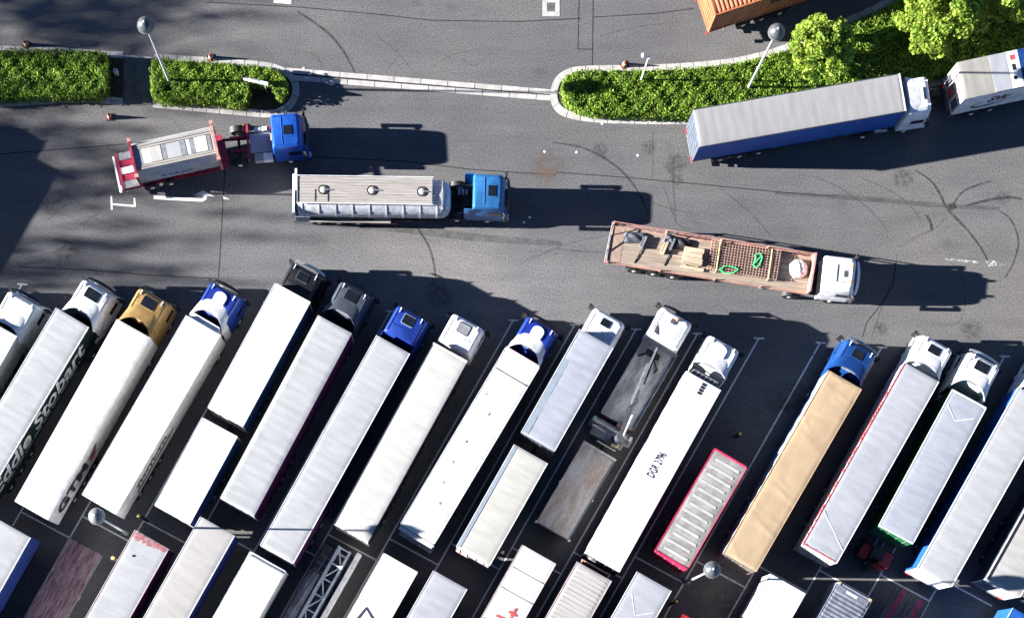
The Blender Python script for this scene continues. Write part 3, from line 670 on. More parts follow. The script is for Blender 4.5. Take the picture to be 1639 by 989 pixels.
        for v in (0, 1):   # cheeks down to the cab roof
            e = [top(i / n, v) for i in range(n + 1)]; lo = [(p[0], p[1], hc - .45) for p in e]
            sp.add(e + lo, [(i, i + 1, n + 2 + i, n + 1 + i) for i in range(n)])
            e2 = [(p[0], p[1] * .965, p[2] - .02) for p in e]; lo2 = [(p[0], p[1] * .965, p[2]) for p in lo]
            sp.add(e2 + lo2, [(i, i + 1, n + 2 + i, n + 1 + i) for i in range(n)])
        sp.build('roof_spoiler', spoiler, c, True)
        MB(M).box(back + .1, back + .2, -.5, .5, hc, hc + (sp_top - hc) * .5).build('spoiler_bracket', 'galv', c)
        MB(M).tube([(back + .12, hw - .45, hc - .01), (back + .12, -hw + .45, hc - .01)], .03, 6).build('spoiler_strut', 'galv', c)
    if fairing:
        for s in (-1, 1):
            fb = MB(M); xb = back - .55
            fb.loft([[(back + .08, s * (hw + .005), z), (back - .25, s * (hw + .03), z), (xb + (.0 if z < 3 else .18), s * (hw - .03), z), (xb + (.0 if z < 3 else .18), s * (hw - .07), z), (back + .08, s * (hw - .045), z)] for z in (.75, 1.6, hc - .55, hc - .25)])
            fb.build('side_fairing', fair_m or spoiler or col, c, True)
    # tractor frame
    if drive is None: drive = [-3.75]
    t = MB(M)
    for s in (-1, 1): t.box(tail, back + .1, s * .42 - .06, s * .42 + .06, .78, 1.0)
    t.box(tail, tail + .15, -.5, .5, .75, .98).box(-2.6, -1.9, -1.05, 1.05, .55, 1.0)
    for a in drive: t.tube([(a, -1.05, .51), (a, 1.05, .51)], .1, 6)
    t.build('tractor_frame', chassis, root)
    if tank:
        for s in (-1, 1):
            t = MB(M); t.loft([[(xx, s * (.93 + .22 * math.cos(a)), .72 + .26 * math.sin(a)) for a in [math.pi * i / 6 for i in range(12)]] for xx in (-3.0, -2.15)]).build('fuel_tank' if s < 0 else 'battery_box', 'galv', root, True)
    for a in [-.95] + drive:
        for s in (-1, 1):
            q = M @ Vector((a, s * 1.08, 0)); o = wheel(root, q.x, q.y); o.rotation_euler = (0, 0, yaw)
            if a != -.95:
                mg = MB(M); mg.loft([[(a + .62 * math.cos(tt), s * 1.08 - .2, .51 + .62 * math.sin(tt)), (a + .62 * math.cos(tt), s * 1.08 + .2, .51 + .62 * math.sin(tt)), (a + .59 * math.cos(tt), s * 1.08 + .2, .51 + .59 * math.sin(tt)), (a + .59 * math.cos(tt), s * 1.08 - .2, .51 + .59 * math.sin(tt))] for tt in [math.pi * (.12 + .76 * i / 6) for i in range(7)]]).build('mudguard', 'plastic_black', root, True)
    MB(M).box(.30, .46, -1.15, 1.15, .35, .75).build('bumper', col, c)
    for s in (-1, 1): MB(M).box(.36, .48, s * .95 - .16, s * .95 + .16, .76, .92).build('headlamp', 'rim_steel', c)
    return c

ROW = 'lorries parked in the slanted bays'
def artic(label, fl, fr, rl, roof, left, right, rear='paint_offwhite', kind='tarp', amp=.004, z=4.0, rail='paint_white', cabpx=None, axles=(2.0, 3.31, 4.62), L=None, front=None, group=ROW, name='articulated_lorry', cat='lorry', z0=1.1, W=None, pleat=.012, **ck):
    V = vehicle(name, fl, fr, rl, z, label, cat, group, L=L, W=W)
    V['parts'] = body_box(V, 0, V['L'], z0, z, roof, left, right, rear, front, kind, amp, rail, pleat=pleat)
    undercarriage(V, 0, V['L'], list(axles), z0, legs=True)
    if cabpx: cab(V, px=cabpx, **ck)
    return V
# --- front row, left to right
V = artic('white lorry cut off by the left edge, big smooth roof deflector', (-27, 507), (26.7, 536.7), None, 'roof_white', 'paint_white', 'paint_sidewhite', L=13.6, cabpx=(37, 477), spoiler='paint_white', hatch=None, sp_back=-2.35, visor='glass_dark', kind='smooth', amp=.002)
lettering(V['root'], '2', on_roof(V['L'] - 1.55, -.55, 4.02, 0), .34, .55, 'ink', 'roof_number')
V = artic('white lorry with dark green sided trailer lettered in large white letters', (90, 492), (142, 522), (-58, 739), 'roof_pearl', 'paint_darkgreen', 'paint_darkgreen', amp=.007, L=13.6, cabpx=(156, 459), spoiler='paint_white', hatch='glass_dark', hatch_dim=(.7, 1.0), dots=3, sp_back=-2.15, wing=1.0)
yy = -V['W'] / 2 - .03
lettering(V['root'], 'Eddie Stobart', side_right(V['L'] - 12.6, yy, 2.05), 11.5, 1.75, 'ink_white', shear=.28, bold=.022)
for i in range(58):
    if i % 7: box('web_address_mark', 'ink_white', V['root'], V['L'] - 11.6 + i * .165, V['L'] - 11.6 + i * .165 + .10, yy - .004, yy + .01, 1.72, 1.86)
V = artic('gold cabbed lorry pulling a creased white trailer with black letters', (187, 510), (243, 537), (23, 801.5), 'roof_white', 'paint_sidewhite', 'paint_sidewhite', 'paint_offwhite', 'crease', .006, cabpx=(246, 472), col='paint_gold', spoiler='paint_gold', hatch_dim=(.7, .95), dots=3, sp_back=-2.2, wing=1.0, rail=None, pleat=.03)
yy = -V['W'] / 2 - .045
lettering(V['root'], 'GTM', side_right(.75, yy, 1.95), 3.7, 1.35, 'ink', bold=.03)
fm = MB(side_right(4.75, yy, 1.95)); fm.add([(0, .3, 0), (.25, 0, 0), (.75, .25, 0), (1.15, 1.25, 0), (.55, .95, 0), (.1, .75, 0)], [(0, 1, 2, 3, 4, 5)]); fm.build('flame_emblem', 'ink', V['root'])
fm = MB(side_right(4.75, yy - .004, 1.95)); fm.add([(.06, .30, 0), (.26, .06, 0), (.52, .30, 0), (.45, .62, 0), (.15, .66, 0)], [(0, 1, 2, 3, 4)]); fm.add([(.55, .4, 0), (.72, .36, 0), (1.0, 1.05, 0), (.62, .8, 0)], [(0, 1, 2, 3)]); fm.k = 0; fm.build('flame_heart', 'ink_red', V['root'])
V = artic('lorry with blue and white cab, plain bright white trailer and grey script on its side', (298, 504), (352, 536), (131, 791), 'roof_bright', 'paint_sidewhite', 'paint_sidewhite', 'paint_offwhite', 'smooth', .002, cabpx=(361, 463), col='paint_blue', spoiler='paint_white', unit='paint_white', hatch=None, roof2='paint_royal', sp_back=-2.1, wing=1.0, pleat=.002)
yy = -V['W'] / 2 - .03; sc = MB()     # unreadable handwriting: a looping pen stroke
pts = [(2.2 + t * 4.0 + .16 * math.sin(t * 62), yy, 2.55 + .32 * math.sin(t * 62 + 1.2) * (.6 + .4 * math.sin(t * 17)) + .25 * t) for t in [i / 150 for i in range(151)]]
sc.tube(pts, .028, 4).build('script_stroke', 'ink', V['root'])
MB().tube([(2.0, yy, 1.85), (4.5, yy, 2.02), (6.9, yy, 2.3)], .03, 4).build('script_stroke', 'ink', V['root'])
# reefer unit on the headboard of the one before
MB().loft([rrect(V['L'] + .0, V['L'] + .42, 1.0, zz, .12, .02, 3) for zz in (2.1, 3.2, 3.75)]).build('cooling_unit', 'paint_white', V['root'], True)

def drawbar(label, a, b, z, rf, sides, rears, kinds, amps, cabpx, cat='lorry', rail='paint_white', z0=1.1, **ck):
    V = vehicle('drawbar_lorry', a[0], a[1], a[2], z, label, cat, ROW)
    body_box(V, 0, V['L'], z0, z, rf[0], sides[0], sides[1], rears[0], None, kinds[0], amps[0], rail)
    x1, _ = local(V, (b[0][0] + b[1][0]) / 2, (b[0][1] + b[1][1]) / 2, z); x0, _ = local(V, (b[2][0] + b[3][0]) / 2, (b[2][1] + b[3][1]) / 2, z)
    body_box(V, x0, x1, z0, z, rf[1], sides[0], sides[1], rears[1], None, kinds[1], amps[1], rail)
    undercarriage(V, 0, V['L'], [1.6, 2.9], z0, legs=False); undercarriage(V, x0, x1, [(x0 + x1) / 2 - .8, (x0 + x1) / 2 + .55], z0, legs=False)
    MB().box(x1 - .3, .3, -.12, .12, .62, .78).build('drawbar', 'chassis_black', V['root'])
    cab(V, px=cabpx, **ck); V['x0'], V['x1'] = x0, x1
    return V
drawbar('black cabbed lorry with two plain bright white boxes, truck and drawbar trailer', ((440, 452), (496, 484), (332, 651)), ((323, 666), (378, 698), (242, 805), (300, 837)), 4.0, ('roof_bright', 'roof_bright'), ('paint_sidewhite', 'paint_navy'), ('paint_offwhite',) * 2, ('smooth', 'smooth'), (.002, .002),
        (492, 430.5), col='paint_black', fairing=False, hatch='glass_dark', hatch_dim=(.55, .75), frame='paint_slate', visor='paint_offwhite', dots=3, hc=3.5, back=-1.85, tail=-3.0, drive=[])
artic('dark slate cabbed lorry with a wrinkled pale trailer, magenta at its rear side', (509, 504), (563, 533.5), (352, 796.5), 'roof_pearl', 'paint_sidewhite', 'paint_wine', 'paint_offwhite', 'edge', .013, cabpx=(570, 461), col='paint_slate', spoiler='paint_slate', hatch_dim=(.7, .85), frame='paint_slate', sp_back=-2.1, rail=None, wing=.8)
artic('bright blue cabbed lorry with a long pale trailer, violet side, beside white cab', (603, 536), (656, 565), (416, 872), 'roof_pearl', 'paint_deepblue', 'paint_violet', 'paint_offwhite', 'tarp', .006, cabpx=(661, 500), col='paint_blue', spoiler=None, frame='paint_paleblue', hatch_dim=(.6, .75), visor=None, fairing=True, hc=3.6)
V = artic('white cabbed lorry with grey rounded roof hatch and an off-white dark sided trailer', (693, 550), (748, 578), (534.6, 838), 'roof_cream', 'paint_navy', 'paint_black', 'paint_offwhite', 'crease', .003, cabpx=(750, 513), spoiler=None, hatch='galv', hatch_dim=(.6, .75), frame='plastic_black', fairing=False, visor=None, hc=3.6, rail='paint_slate')
box('headboard', 'paint_pinkwhite', V['root'], V['L'] - .02, V['L'] + .10, -1.26, 1.26, 3.4, 4.05)
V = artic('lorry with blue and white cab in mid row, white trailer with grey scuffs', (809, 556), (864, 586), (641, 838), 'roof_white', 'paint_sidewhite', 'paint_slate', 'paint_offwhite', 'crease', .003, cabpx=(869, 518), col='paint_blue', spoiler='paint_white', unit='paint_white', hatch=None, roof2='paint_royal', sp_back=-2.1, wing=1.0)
r8 = random.Random(4)
for i in range(0, 16, 3):
    q = local(V, 780 + (r8.random() - .5) * 30 - i * 5.5, 640 + i * 11, 4.0)
    n = 7; MB().add([(q[0] + .5 * (i < 4) + math.cos(k * 6.28 / n) * r8.uniform(.04, .16), max(-1.1, min(1.1, q[1])) + math.sin(k * 6.28 / n) * r8.uniform(.02, .06), 4.022) for k in range(n)], [tuple(range(n))]).build('scuff', 'galv', V['root'])
box('roof_batten', 'galv', V['root'], V['L'] - 1.5, V['L'] - 1.46, -1.2, 1.2, 3.99, 4.03)
box('headboard', 'paint_pinkwhite', V['root'], V['L'] - .02, V['L'] + .10, -1.26, 1.26, 3.4, 4.04)
box('tail_lift', 'galv', V['root'], -.42, -.08, -1.25, 1.25, 1.0, 1.15); box('tail_lift_plate', 'paint_offwhite', V['root'], -.30, -.06, -1.25, 1.25, 3.2, 3.7)
V = drawbar('white cabbed drawbar lorry, silvery front box and ivory trailer roof', ((928, 526), (982, 555), (834, 691.5)), ((821, 710), (876, 740), (729, 874), (783, 904)), 4.0, ('roof_silver', 'roof_ivory'), ('paint_slate', 'paint_slate'), ('paint_slate', 'paint_pinkwhite'), ('tarp', 'smooth'), (.007, .003),
        (977, 504), fairing=False, hatch='glass_dark', hatch_dim=(.5, .65), visor=None, hc=3.3, back=-2.05, tail=-3.0, drive=[], dots=0)
box('roof_band', 'roof_blueband', V['root'], .1, V['L'] * .72, .80, 1.19, 3.975, 4.004); box('roof_band', 'roof_blueband', V['root'], V['x0'] + .1, V['x1'] - .1, .98, 1.2, 3.975, 4.004)

# --- crane lorry with flatbed trailer
V = vehicle('crane_lorry', (1031, 541.5), (1084, 569), (962, 659), 1.5, 'white crane lorry with grey bed, folded boom and empty flatbed trailer', 'lorry', ROW)
R = V['root']; Lb = V['L']
box('bed', 'deck_grey', R, 0, Lb, -1.22, 1.22, 1.2, 1.32)
for s in (-1, 1):
    box('side_board', 'galv', R, .02, Lb - .02, s * 1.24 - .025, s * 1.24 + .025, 1.2, 1.62)
    for k in (.35, .7): box('board_post', 'galv', R, Lb * k - .05, Lb * k + .05, s * 1.28 - .03, s * 1.28 + .03, 1.15, 1.7)
box('headboard', 'galv', R, Lb - .08, Lb, -1.24, 1.24, 1.32, 2.3)
undercarriage(V, 0, Lb, [1.5, 2.8], 1.2, legs=False)
cab(V, px=(1085, 503.5), hc=3.1, hatch='tarp_dark', hatch_dim=(.3, .4), hatch_x=-.55, fairing=False, visor='plastic_black', back=-2.05, tail=-3.0, drive=[], dots=0)
x, y = local(V, 1087, 507, 3.1); MB().lathe([(.09, 0), (.09, .14), (.05, .18)], 12, (x - .25, y, 3.1)).build('beacon', 'amber', R, True)
MB().add([(x - 1.7, .95 + y, 3.12), (x - 1.0, 1.0 + y, 3.12), (x - 1.75, .55 + y, 3.12)], [(0, 1, 2)]).build('dark_patch', 'tarp_dark', R)  # dark triangle on the rear left corner of the cab roof
bx, by = local(V, 992, 698, 3.8)
MB().lathe([(.42, .9), (.42, 1.3), (.30, 1.35), (.24, 3.7), (.2, 3.85)], 14, (bx, by, 0)).build('crane_column', 'tarp_dark', R, True)
box('crane_base', 'galv', R, bx - .25, bx + .95, -1.2, 1.2, .85, 1.15); box('outrigger_beam', 'paint_offwhite', R, bx + .55, bx + .75, -1.42, 1.42, 1.16, 1.36)
for s in (-1, 1): MB().box(bx + .5, bx + .8, s * 1.38 - .1, s * 1.38 + .1, .12, 1.7).box(bx + .35, bx + .95, s * 1.38 - .22, s * 1.38 + .22, .05, .12).build('outrigger_leg', 'paint_offwhite', R)
box('operator_seat', 'timber', R, bx - .35, bx - .05, -.95, -.45, 1.3, 1.9); box('control_box', 'tarp_dark', R, bx - .30, bx + .15, -.42, -.18, 1.2, 2.0); box('guard_rail', 'paint_offwhite', R, bx - .55, bx - .47, -.9, .5, 1.3, 1.42)
box('toolbox', 'deck_wine', R, bx + .95, bx + 1.35, -.9, -.1, 1.32, 1.7); box('cross_beam', 'paint_offwhite', R, bx + .2, bx + .32, .3, 1.3, 1.3, 1.45)
tx, ty_ = local(V, 1052, 556, 3.7)
def bar(name, p, q, wy, wz, m):
    p, q = Vector(p), Vector(q); d = (q - p); L = d.length; M = Matrix.Translation(p) @ d.to_track_quat('X', 'Z').to_matrix().to_4x4()
    return MB(M).box(0, L, -wy / 2, wy / 2, -wz / 2, wz / 2).build(name, m, R)
cp = Vector((bx, by, 3.85)); tp = Vector((tx, ty_, 3.6))
bar('boom', cp, cp.lerp(tp, .52), .19, .28, 'tarp_dark'); bar('boom', cp.lerp(tp, .36) + Vector((0, .14, .0)), cp.lerp(tp, .80) + Vector((0, .16, 0)), .13, .22, 'galv'); bar('boom', cp.lerp(tp, .66) + Vector((0, .02, .05)), tp, .11, .2, 'galv'); bar('boom', cp.lerp(tp, .6) + Vector((0, -.14, .0)), cp.lerp(tp, .93) + Vector((0, -.05, 0)), .11, .2, 'plastic_black')
MB().tube([cp + Vector((.4, .1, -.1)), cp.lerp(tp, .3) + Vector((0, .22, .1)), cp.lerp(tp, .4) + Vector((0, -.2, .15)), cp.lerp(tp, .45)], .035, 6).build('hose', 'black_rubber', R)
MB().tube([cp.lerp(tp, .02) + Vector((0, -.2, .1)), cp.lerp(tp, .25) + Vector((0, -.22, .12))], .06, 8).build('boom_cylinder', 'rim_steel', R)
MB().box(tx - .2, tx + .2, ty_ - .5, ty_ + .5, 1.5, 1.62).tube([(tx, ty_, 3.5), (tx + .1, ty_ - .25, 1.4)], .06, 6).tube([(tx - .1, ty_ - .1, 1.6), (tx - .7, ty_ - .75, 1.38), (tx - 1.0, ty_ - .7, 1.36)], .05, 6).tube([(tx, ty_ + .3, 1.6), (tx - .5, ty_ + .8, 1.4)], .07, 6).build('grab', 'plastic_black', R)
for q in ((934, 706), ):
    xa, _ = local(V, (934 + 986) / 2, (705 + 735) / 2, 1.5); xb, _ = local(V, (854 + 905) / 2, (833 + 862) / 2, 1.5)
box('trailer_bed', 'deck_rust', R, xb, xa, -1.22, 1.22, 1.2, 1.32)
for xx in (xb, xa - .14): box('end_board', 'paint_offwhite' if xx != xb else 'galv', R, xx, xx + (.14 if xx != xb else .08), -1.26, 1.26, 1.2, 1.62)
for s in (-1, 1):
    box('side_board', 'galv', R, xb + .1, xa - .15, s * 1.24 - .02, s * 1.24 + .02, 1.2, 1.42); box('board_post', 'ink_white', R, (xa + xb) / 2 - .05, (xa + xb) / 2 + .05, s * 1.28 - .04, s * 1.28 + .04, 1.1, 1.55); MB().box(xb - .06, xb + .1, s * 1.26 - .09, s * 1.26 + .09, 1.15, 1.68).build('corner_post', 'ink_white', R)
undercarriage(V, xb, xa, [(xa + xb) / 2 - .7, (xa + xb) / 2 + .6], 1.2, legs=False); MB().box(xa - .2, .3, -.1, .1, .62, .78).build('drawbar', 'chassis_black', R)

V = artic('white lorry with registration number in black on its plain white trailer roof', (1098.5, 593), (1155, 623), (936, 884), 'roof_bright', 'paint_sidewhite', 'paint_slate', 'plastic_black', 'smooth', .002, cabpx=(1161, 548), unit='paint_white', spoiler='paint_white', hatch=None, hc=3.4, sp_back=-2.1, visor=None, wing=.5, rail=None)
a, b_ = local(V, 1038, 761, 4.0)
lettering(V['root'], 'DGR 2796', on_roof(a, b_ - .36, 4.024), 1.75, .56, 'ink', 'roof_number', bold=.008)
for i in range(4): box('roof_vent', 'plastic_black', V['root'], V['L'] - .95 + i * .21, V['L'] - .80 + i * .21, -.28, .0, 4.0, 4.03)
MB().loft([rrect(V['L'] + .01, V['L'] + .40, .98, zz, .12, .02, 3) for zz in (2.1, 3.3, 3.8)]).build('cooling_unit', 'galv', V['root'], True)
for i in range(6): MB().lathe([(.12, 0), (.10, .03)], 10, (V['L'] + .22, -.8 + i * .32, 3.8)).build('fan_vent', 'plastic_black', V['root'])
box('door_lamp', 'cone_white', V['root'], -.14, -.03, .35, .9, 3.3, 3.5)

# --- loose ribbed trailer
V = vehicle('ribbed_trailer', (1144, 717), (1197, 746), (1048, 881), 3.9, 'pink edged container trailer with grey ribbed roof, standing without a cab', 'trailer')
R = V['root']; Lb, W = V['L'], V['W']
body_box(V, 0, Lb, 1.1, 3.9, 'ribbed_grey', 'container_pink', 'container_pink', 'container_pink', None, 'smooth', .006, 'container_pink', pleat=.02)
for s in (0, Lb - .07): box('end_rail', 'container_pink', R, s - .02, s + .09, -W / 2 + .05, W / 2 - .05, 3.85, 3.93)
n = 13
for i in range(n):
    xx = .55 + (Lb - 1.1) * i / (n - 1); o = .12 * (i % 2)
    MB().loft([[(xx - .09 * f, -W / 2 + .30 + o, zz), (xx + .09 * f, -W / 2 + .30 + o, zz), (xx + .09 * f, W / 2 - .42 + o, zz), (xx - .09 * f, W / 2 - .42 + o, zz)] for zz, f in ((3.88, 1), (3.912, .8))]).build('roof_rib', 'rib_pale', R)
undercarriage(V, 0, Lb, [1.3, 2.6], 1.1)
V = artic('dark blue cabbed lorry with a long tan sheeted trailer', (1327, 592), (1380, 621), (1158, 884), 'roof_tan', 'paint_paleblue', 'paint_brown', 'paint_brown', 'crease', .008, cabpx=(1381, 554), col='paint_marine', spoiler='paint_marine', hatch_dim=(.6, .75), frame='paint_marine', visor='paint_paleblue', sp_back=-2.1, rail='roof_tan', pleat=.03)
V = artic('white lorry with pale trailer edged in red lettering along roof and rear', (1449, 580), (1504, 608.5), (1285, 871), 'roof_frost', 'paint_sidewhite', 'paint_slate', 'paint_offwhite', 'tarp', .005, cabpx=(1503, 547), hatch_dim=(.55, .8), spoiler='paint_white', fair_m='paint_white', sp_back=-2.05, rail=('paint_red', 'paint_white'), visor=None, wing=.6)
r = random.Random(3); W = V['W']; xx = .2
while xx < V['L'] - .3:
    l = r.uniform(.08, .3)
    if r.random() < .75: box('edge_print', 'ink_red', V['root'], xx, xx + l, W / 2 + .03, W / 2 + .036, 3.45, 3.45 + r.uniform(.12, .3))
    xx += l + .06
yy = -W / 2 + .2
while yy < W / 2 - .2:
    l = r.uniform(.06, .2); box('edge_print', 'ink_red', V['root'], .04, .04 + r.uniform(.06, .13), yy, yy + l, 3.992, 4.012); yy += l + .05
MB().ribbon([(.4 + .9, W / 2 - .08), (.75, -W / 2 + .25)], .05, 4.016).build('roof_rope', 'ink_white', V['root']) if False else MB().ribbon([(2.6, W / 2 - .08), (.95, -W / 2 + .1)], .055, 4.014).build('roof_rope', 'ink_white', V['root'])
V = artic('white lorry with big roof deflector and green sided trailer', (1525, 623), (1579, 652), (1407, 841), 'roof_glass', 'paint_green', 'paint_green', 'paint_green', 'tarp', .003, cabpx=(1579, 574), axles=(1.9, 3.2), hatch_dim=(.65, .95), dots=2, spoiler='paint_white', sp_back=-2.1, wing=1.0, visor='paint_offwhite', hc=3.7)
W = V['W']
MB().ribbon([(V['L'] - 1.0, W / 2 - .15), (V['L'] - 1.75, .15), (V['L'] - 1.0, -W / 2 + .35)], .05, 4.014).build('roof_rope', 'ink_white', V['root'])
box('end_rail', 'paint_white', V['root'], -.01, .09, -W / 2, W / 2, 3.93, 4.012); box('end_rail', 'paint_white', V['root'], V['L'] - .09, V['L'] + .01, -W / 2, W / 2, 3.93, 4.012)
# forklift carried behind the green trailer
fo = tag(empty('forklift', V['root'].location + V['d'] * -1.15, math.atan2(V['d'].y, V['d'].x)), 'red three wheeled forklift hung behind the green sided trailer', 'forklift')
box('engine_cover', 'paint_red', fo, -.5, .5, -1.1, -.35, .55, 1.35); box('cabin_side', 'paint_red', fo, -.55, .35, .45, 1.0, .5, 1.15); box('cabin_floor', 'chassis_black', fo, -.6, .6, -1.1, 1.1, .4, .55)
box('counterweight', 'paint_red', fo, -.7, -.51, -1.0, -.2, .5, 1.05)
for yv in (-.3, .4): MB().tube([(.3, yv, .5), (.3, yv, 2.1)], .05, 6).tube([(-.5, yv, .5), (-.35, yv, 2.05)], .04, 6).build('roof_post', 'plastic_black', fo)
box('overhead_guard', 'plastic_black', fo, -.4, .35, -.35, .45, 2.06, 2.12); box('seat', 'plastic_black', fo, -.35, .1, -.2, .3, .7, .95)
for yv in (-1.05, 1.05): o = link('wheel', _ty, fo, (.25, yv, .51)); link('rim', _ri, o)
o = link('wheel', _ty, fo, (-.65, 0, .51)); link('rim', _ri, o)
for yv in (-.25, .25): box('fork', 'galv', fo, .6, 1.5, yv - .05, yv + .05, .62, .68)
artic('pale roofed blue sided lorry at the right edge with white rear doors', (1631, 619), (1686, 648), (1469, 908), 'roof_stone', 'paint_cobalt', 'paint_deepblue', 'paint_white', 'smooth', .003, cabpx=(1688, 584), spoiler='paint_white', fair_m='paint_sidewhite', sp_back=-2.1, hatch_dim=(.6, .8))
V = vehicle('box_trailer', (1737, 643), (1791, 673), (1579, 925), 4.0, 'beige roofed box trailer cut off by the right edge, dark rear door', 'trailer', None)
body_box(V, 0, V['L'], 1.1, 4.0, 'roof_bone', 'paint_slate', 'paint_slate', 'paint_offwhite', None, 'smooth', .003, 'paint_offwhite'); undercarriage(V, 0, V['L'], [2, 3.3, 4.6])
box('gutter', 'plastic_black', V['root'], .1, V['L'] - .1, V['W'] / 2 - .16, V['W'] / 2 - .05, 3.99, 4.015); box('door_panel', 'paint_slate', V['root'], -.03, -.013, .05, 1.1, 1.3, 3.8)

# --- rear row: bodies cut off by the lower edge
RR = 'trailers of the rear row along the bottom edge'
def rear_row(label, fl, fr, roof, left, right, kind='tarp', amp=.004, z=4.0, rail='paint_white', L=13.6, front=None, name='box_trailer'):
    return artic(label, fl, fr, None, roof, left, right, 'paint_offwhite', kind, amp, z, rail, None, L=L, group=RR, name=name, cat='trailer', front=front)
rear_row('white roofed blue sided trailer in the lower left corner', (-6, 829), (48.6, 859), 'roof_pearl', 'paint_deepblue', 'paint_deepblue', amp=.003)
V = vehicle('flatbed_trailer', (112, 859), (163, 887), None, 1.5, 'empty flatbed trailer with worn wine coloured plank deck', 'trailer', RR, L=13.6)
for i in range(13):
    y0 = -1.22 + i * 2.44 / 13; j = random.uniform(-.012, .012); box('deck_plank', 'deck_wine', V['root'], random.uniform(0, .05), 13.6 - random.uniform(0, .08), y0 + .008, y0 + 2.44 / 13 - .008, 1.38 + j, 1.46 + j)
undercarriage(V, 0, 13.6, [2, 3.3, 4.6], 1.37)
for s in (-1, 1): box('side_rail', 'galv', V['root'], .05, 13.55, s * 1.25 - .025, s * 1.25 + .025, 1.28, 1.44)
box('ratchet', 'galv', V['root'], 10.2, 10.5, -1.34, -1.28, 1.2, 1.4)
V = rear_row('white roofed trailer with worn red band across its front end', (216, 847), (270, 877), 'roof_pearl', 'paint_white', 'paint_wine', 'smooth', .003, rail='paint_pinkwhite')
n = 22; pts = [(13.55, -1.18), (13.55, 1.18)] + [(13.55 - (.35 + .35 * (1 - i / n)) * random.uniform(.5, 1.1), 1.18 - 2.36 * i / n) for i in range(n + 1)]
MB().add([(*p, 4.026) for p in pts], [tuple(range(len(pts)))]).build('red_band', stain('worn_red', (.34, .08, .09), .85, 4, .28, .62).name, V['root'])
q = local(V, 213, 889, 4); MB().lathe([(.08, 0), (.05, .03)], 10, (q[0], q[1], 4.02)).build('roof_plug', 'plastic_black', V['root'])
V = rear_row('pale roofed trailer with deep blue side below the two white boxes', (321, 826), (376, 855), 'roof_chalk', 'paint_deepblue', 'paint_deepblue', 'crease', .003)
V = rear_row('plain white box trailer with grey side left of the lattice truss', (400, 881), (458, 911), 'roof_bright', 'paint_sidewhite', 'paint_sidewhite', 'smooth', .001)
box('end_rail', 'galv', V['root'], 13.3, 13.42, -1.2, 1.2, 4.0, 4.04)
# truss carrier
V = vehicle('flatbed_trailer', (520, 862), (577, 890), None, 2.0, 'flatbed trailer under the white lattice truss', 'trailer', RR, L=13.6)
box('deck', 'deck_dark', V['root'], 0, 13.4, -1.22, 1.22, 1.3, 1.42); undercarriage(V, 0, 13.6, [2, 3.3, 4.6], 1.29)
TR = V['root']; rot = Matrix.Rotation(TR.rotation_euler.z, 4, 'Z')
def at_trailer(x, y, z): return TR.location + rot @ Vector((x, y, z))
xt, yt = local(V, 543, 872, 2.9); xr, yr = local(V, 574, 884, 2.6)
tr = tag(empty('lattice_truss', at_trailer(xt, yt - .42, 1.42), TR.rotation_euler.z), 'white steel lattice truss lying on a flatbed at the bottom edge', 'truss')
for s in (-1, 1):
    for zz in (.15, 1.2): box('chord', 'paint_white', tr, -9, 0, s * .40 - .06, s * .40 + .06, zz, zz + .12)
for i in range(8):
    xx = -i * 1.15 - .1; box('cross_strut', 'paint_white', tr, xx - .05, xx + .05, -.34, .34, 1.2, 1.3)
    if i: 
        a, b_ = ((-.34, .34) if i % 2 else (.34, -.34)); p0, p1 = Vector((xx, a, 1.25)), Vector((xx + 1.15, b_, 1.25))
        MB().tube([p0, p1], .045, 6).build('diagonal', 'paint_white', tr)
    for s in (-1, 1): box('upright', 'paint_white', tr, xx - .04, xx + .04, s * .40 - .04, s * .40 + .04, .27, 1.2)
box('end_strut', 'paint_white', tr, -.55, -.45, -.34, .34, 1.2, 1.3)
tag(MB(Matrix.Translation(at_trailer(xr, yr - .05, 0)) @ rot).box(-9, 0, -.16, .16, 2.25, 2.33).box(-9, 0, -.02, .02, 1.5, 2.25).box(-9, 0, -.14, .14, 1.42, 1.5).build('steel_beam', 'paint_white'), 'long white steel beam lying beside the lattice truss', 'beam')
# ladder-like frame and netted bundle
xl, yl = local(V, 521, 891, 1.6)
ld = tag(empty('ladder_frame', at_trailer(xl, yl, 1.425), TR.rotation_euler.z), 'thin pale ladder frame left of the lattice truss', 'ladder')
for s in (-.02, ): box('rail', 'paint_paleblue', ld, -2.6, .1, s - .02, s + .02, .05, .09)
for i in range(5): box('rung', 'paint_paleblue', ld, -i * .52 - .02, -i * .52 + .02, -.38, .38, .09, .13)
tag(box('blue_sheet', 'paint_navy', None, 0, 0, 0, 0, 0, 0), None) if False else None
xn, yn = local(V, 492, 935, 1.8); bu = MB(Matrix.Translation(at_trailer(xn, yn, 1.425)) @ rot)
bu.grid(lambda u, v: (-4 + 5 * u, -.42 + .84 * v, .02 + .42 * math.sin(math.pi * v) ** .6 * (1 + .12 * math.sin(u * 37) + .1 * math.sin(v * 21 + u * 9))), 40, 10); tag(bu.build('netted_bundle', 'corrugated_steel', None, True), 'grey netted bundle beside the lattice truss', 'bundle')
V = rear_row('white roofed trailer with dark peaked letter on its roof', (614, 884), (669, 913), 'roof_bright', 'paint_sidewhite', 'paint_slate', 'smooth', .001)
a, b_ = local(V, 585.5, 972, 4.02); q = [local(V, x_, y_, 4.02) for x_, y_ in ((570, 992), (586, 972), (599, 994))]
MB().ribbon(q, .17, 4.026).build('roof_letter', mat('ink_violet', (.035, .025, .05), .6).name, V['root'])
rear_row('small grey roofed trailer right of the peaked letter', (694, 912), (747, 943), 'roof_frost', 'paint_slate', 'paint_slate', 'tarp', .004)
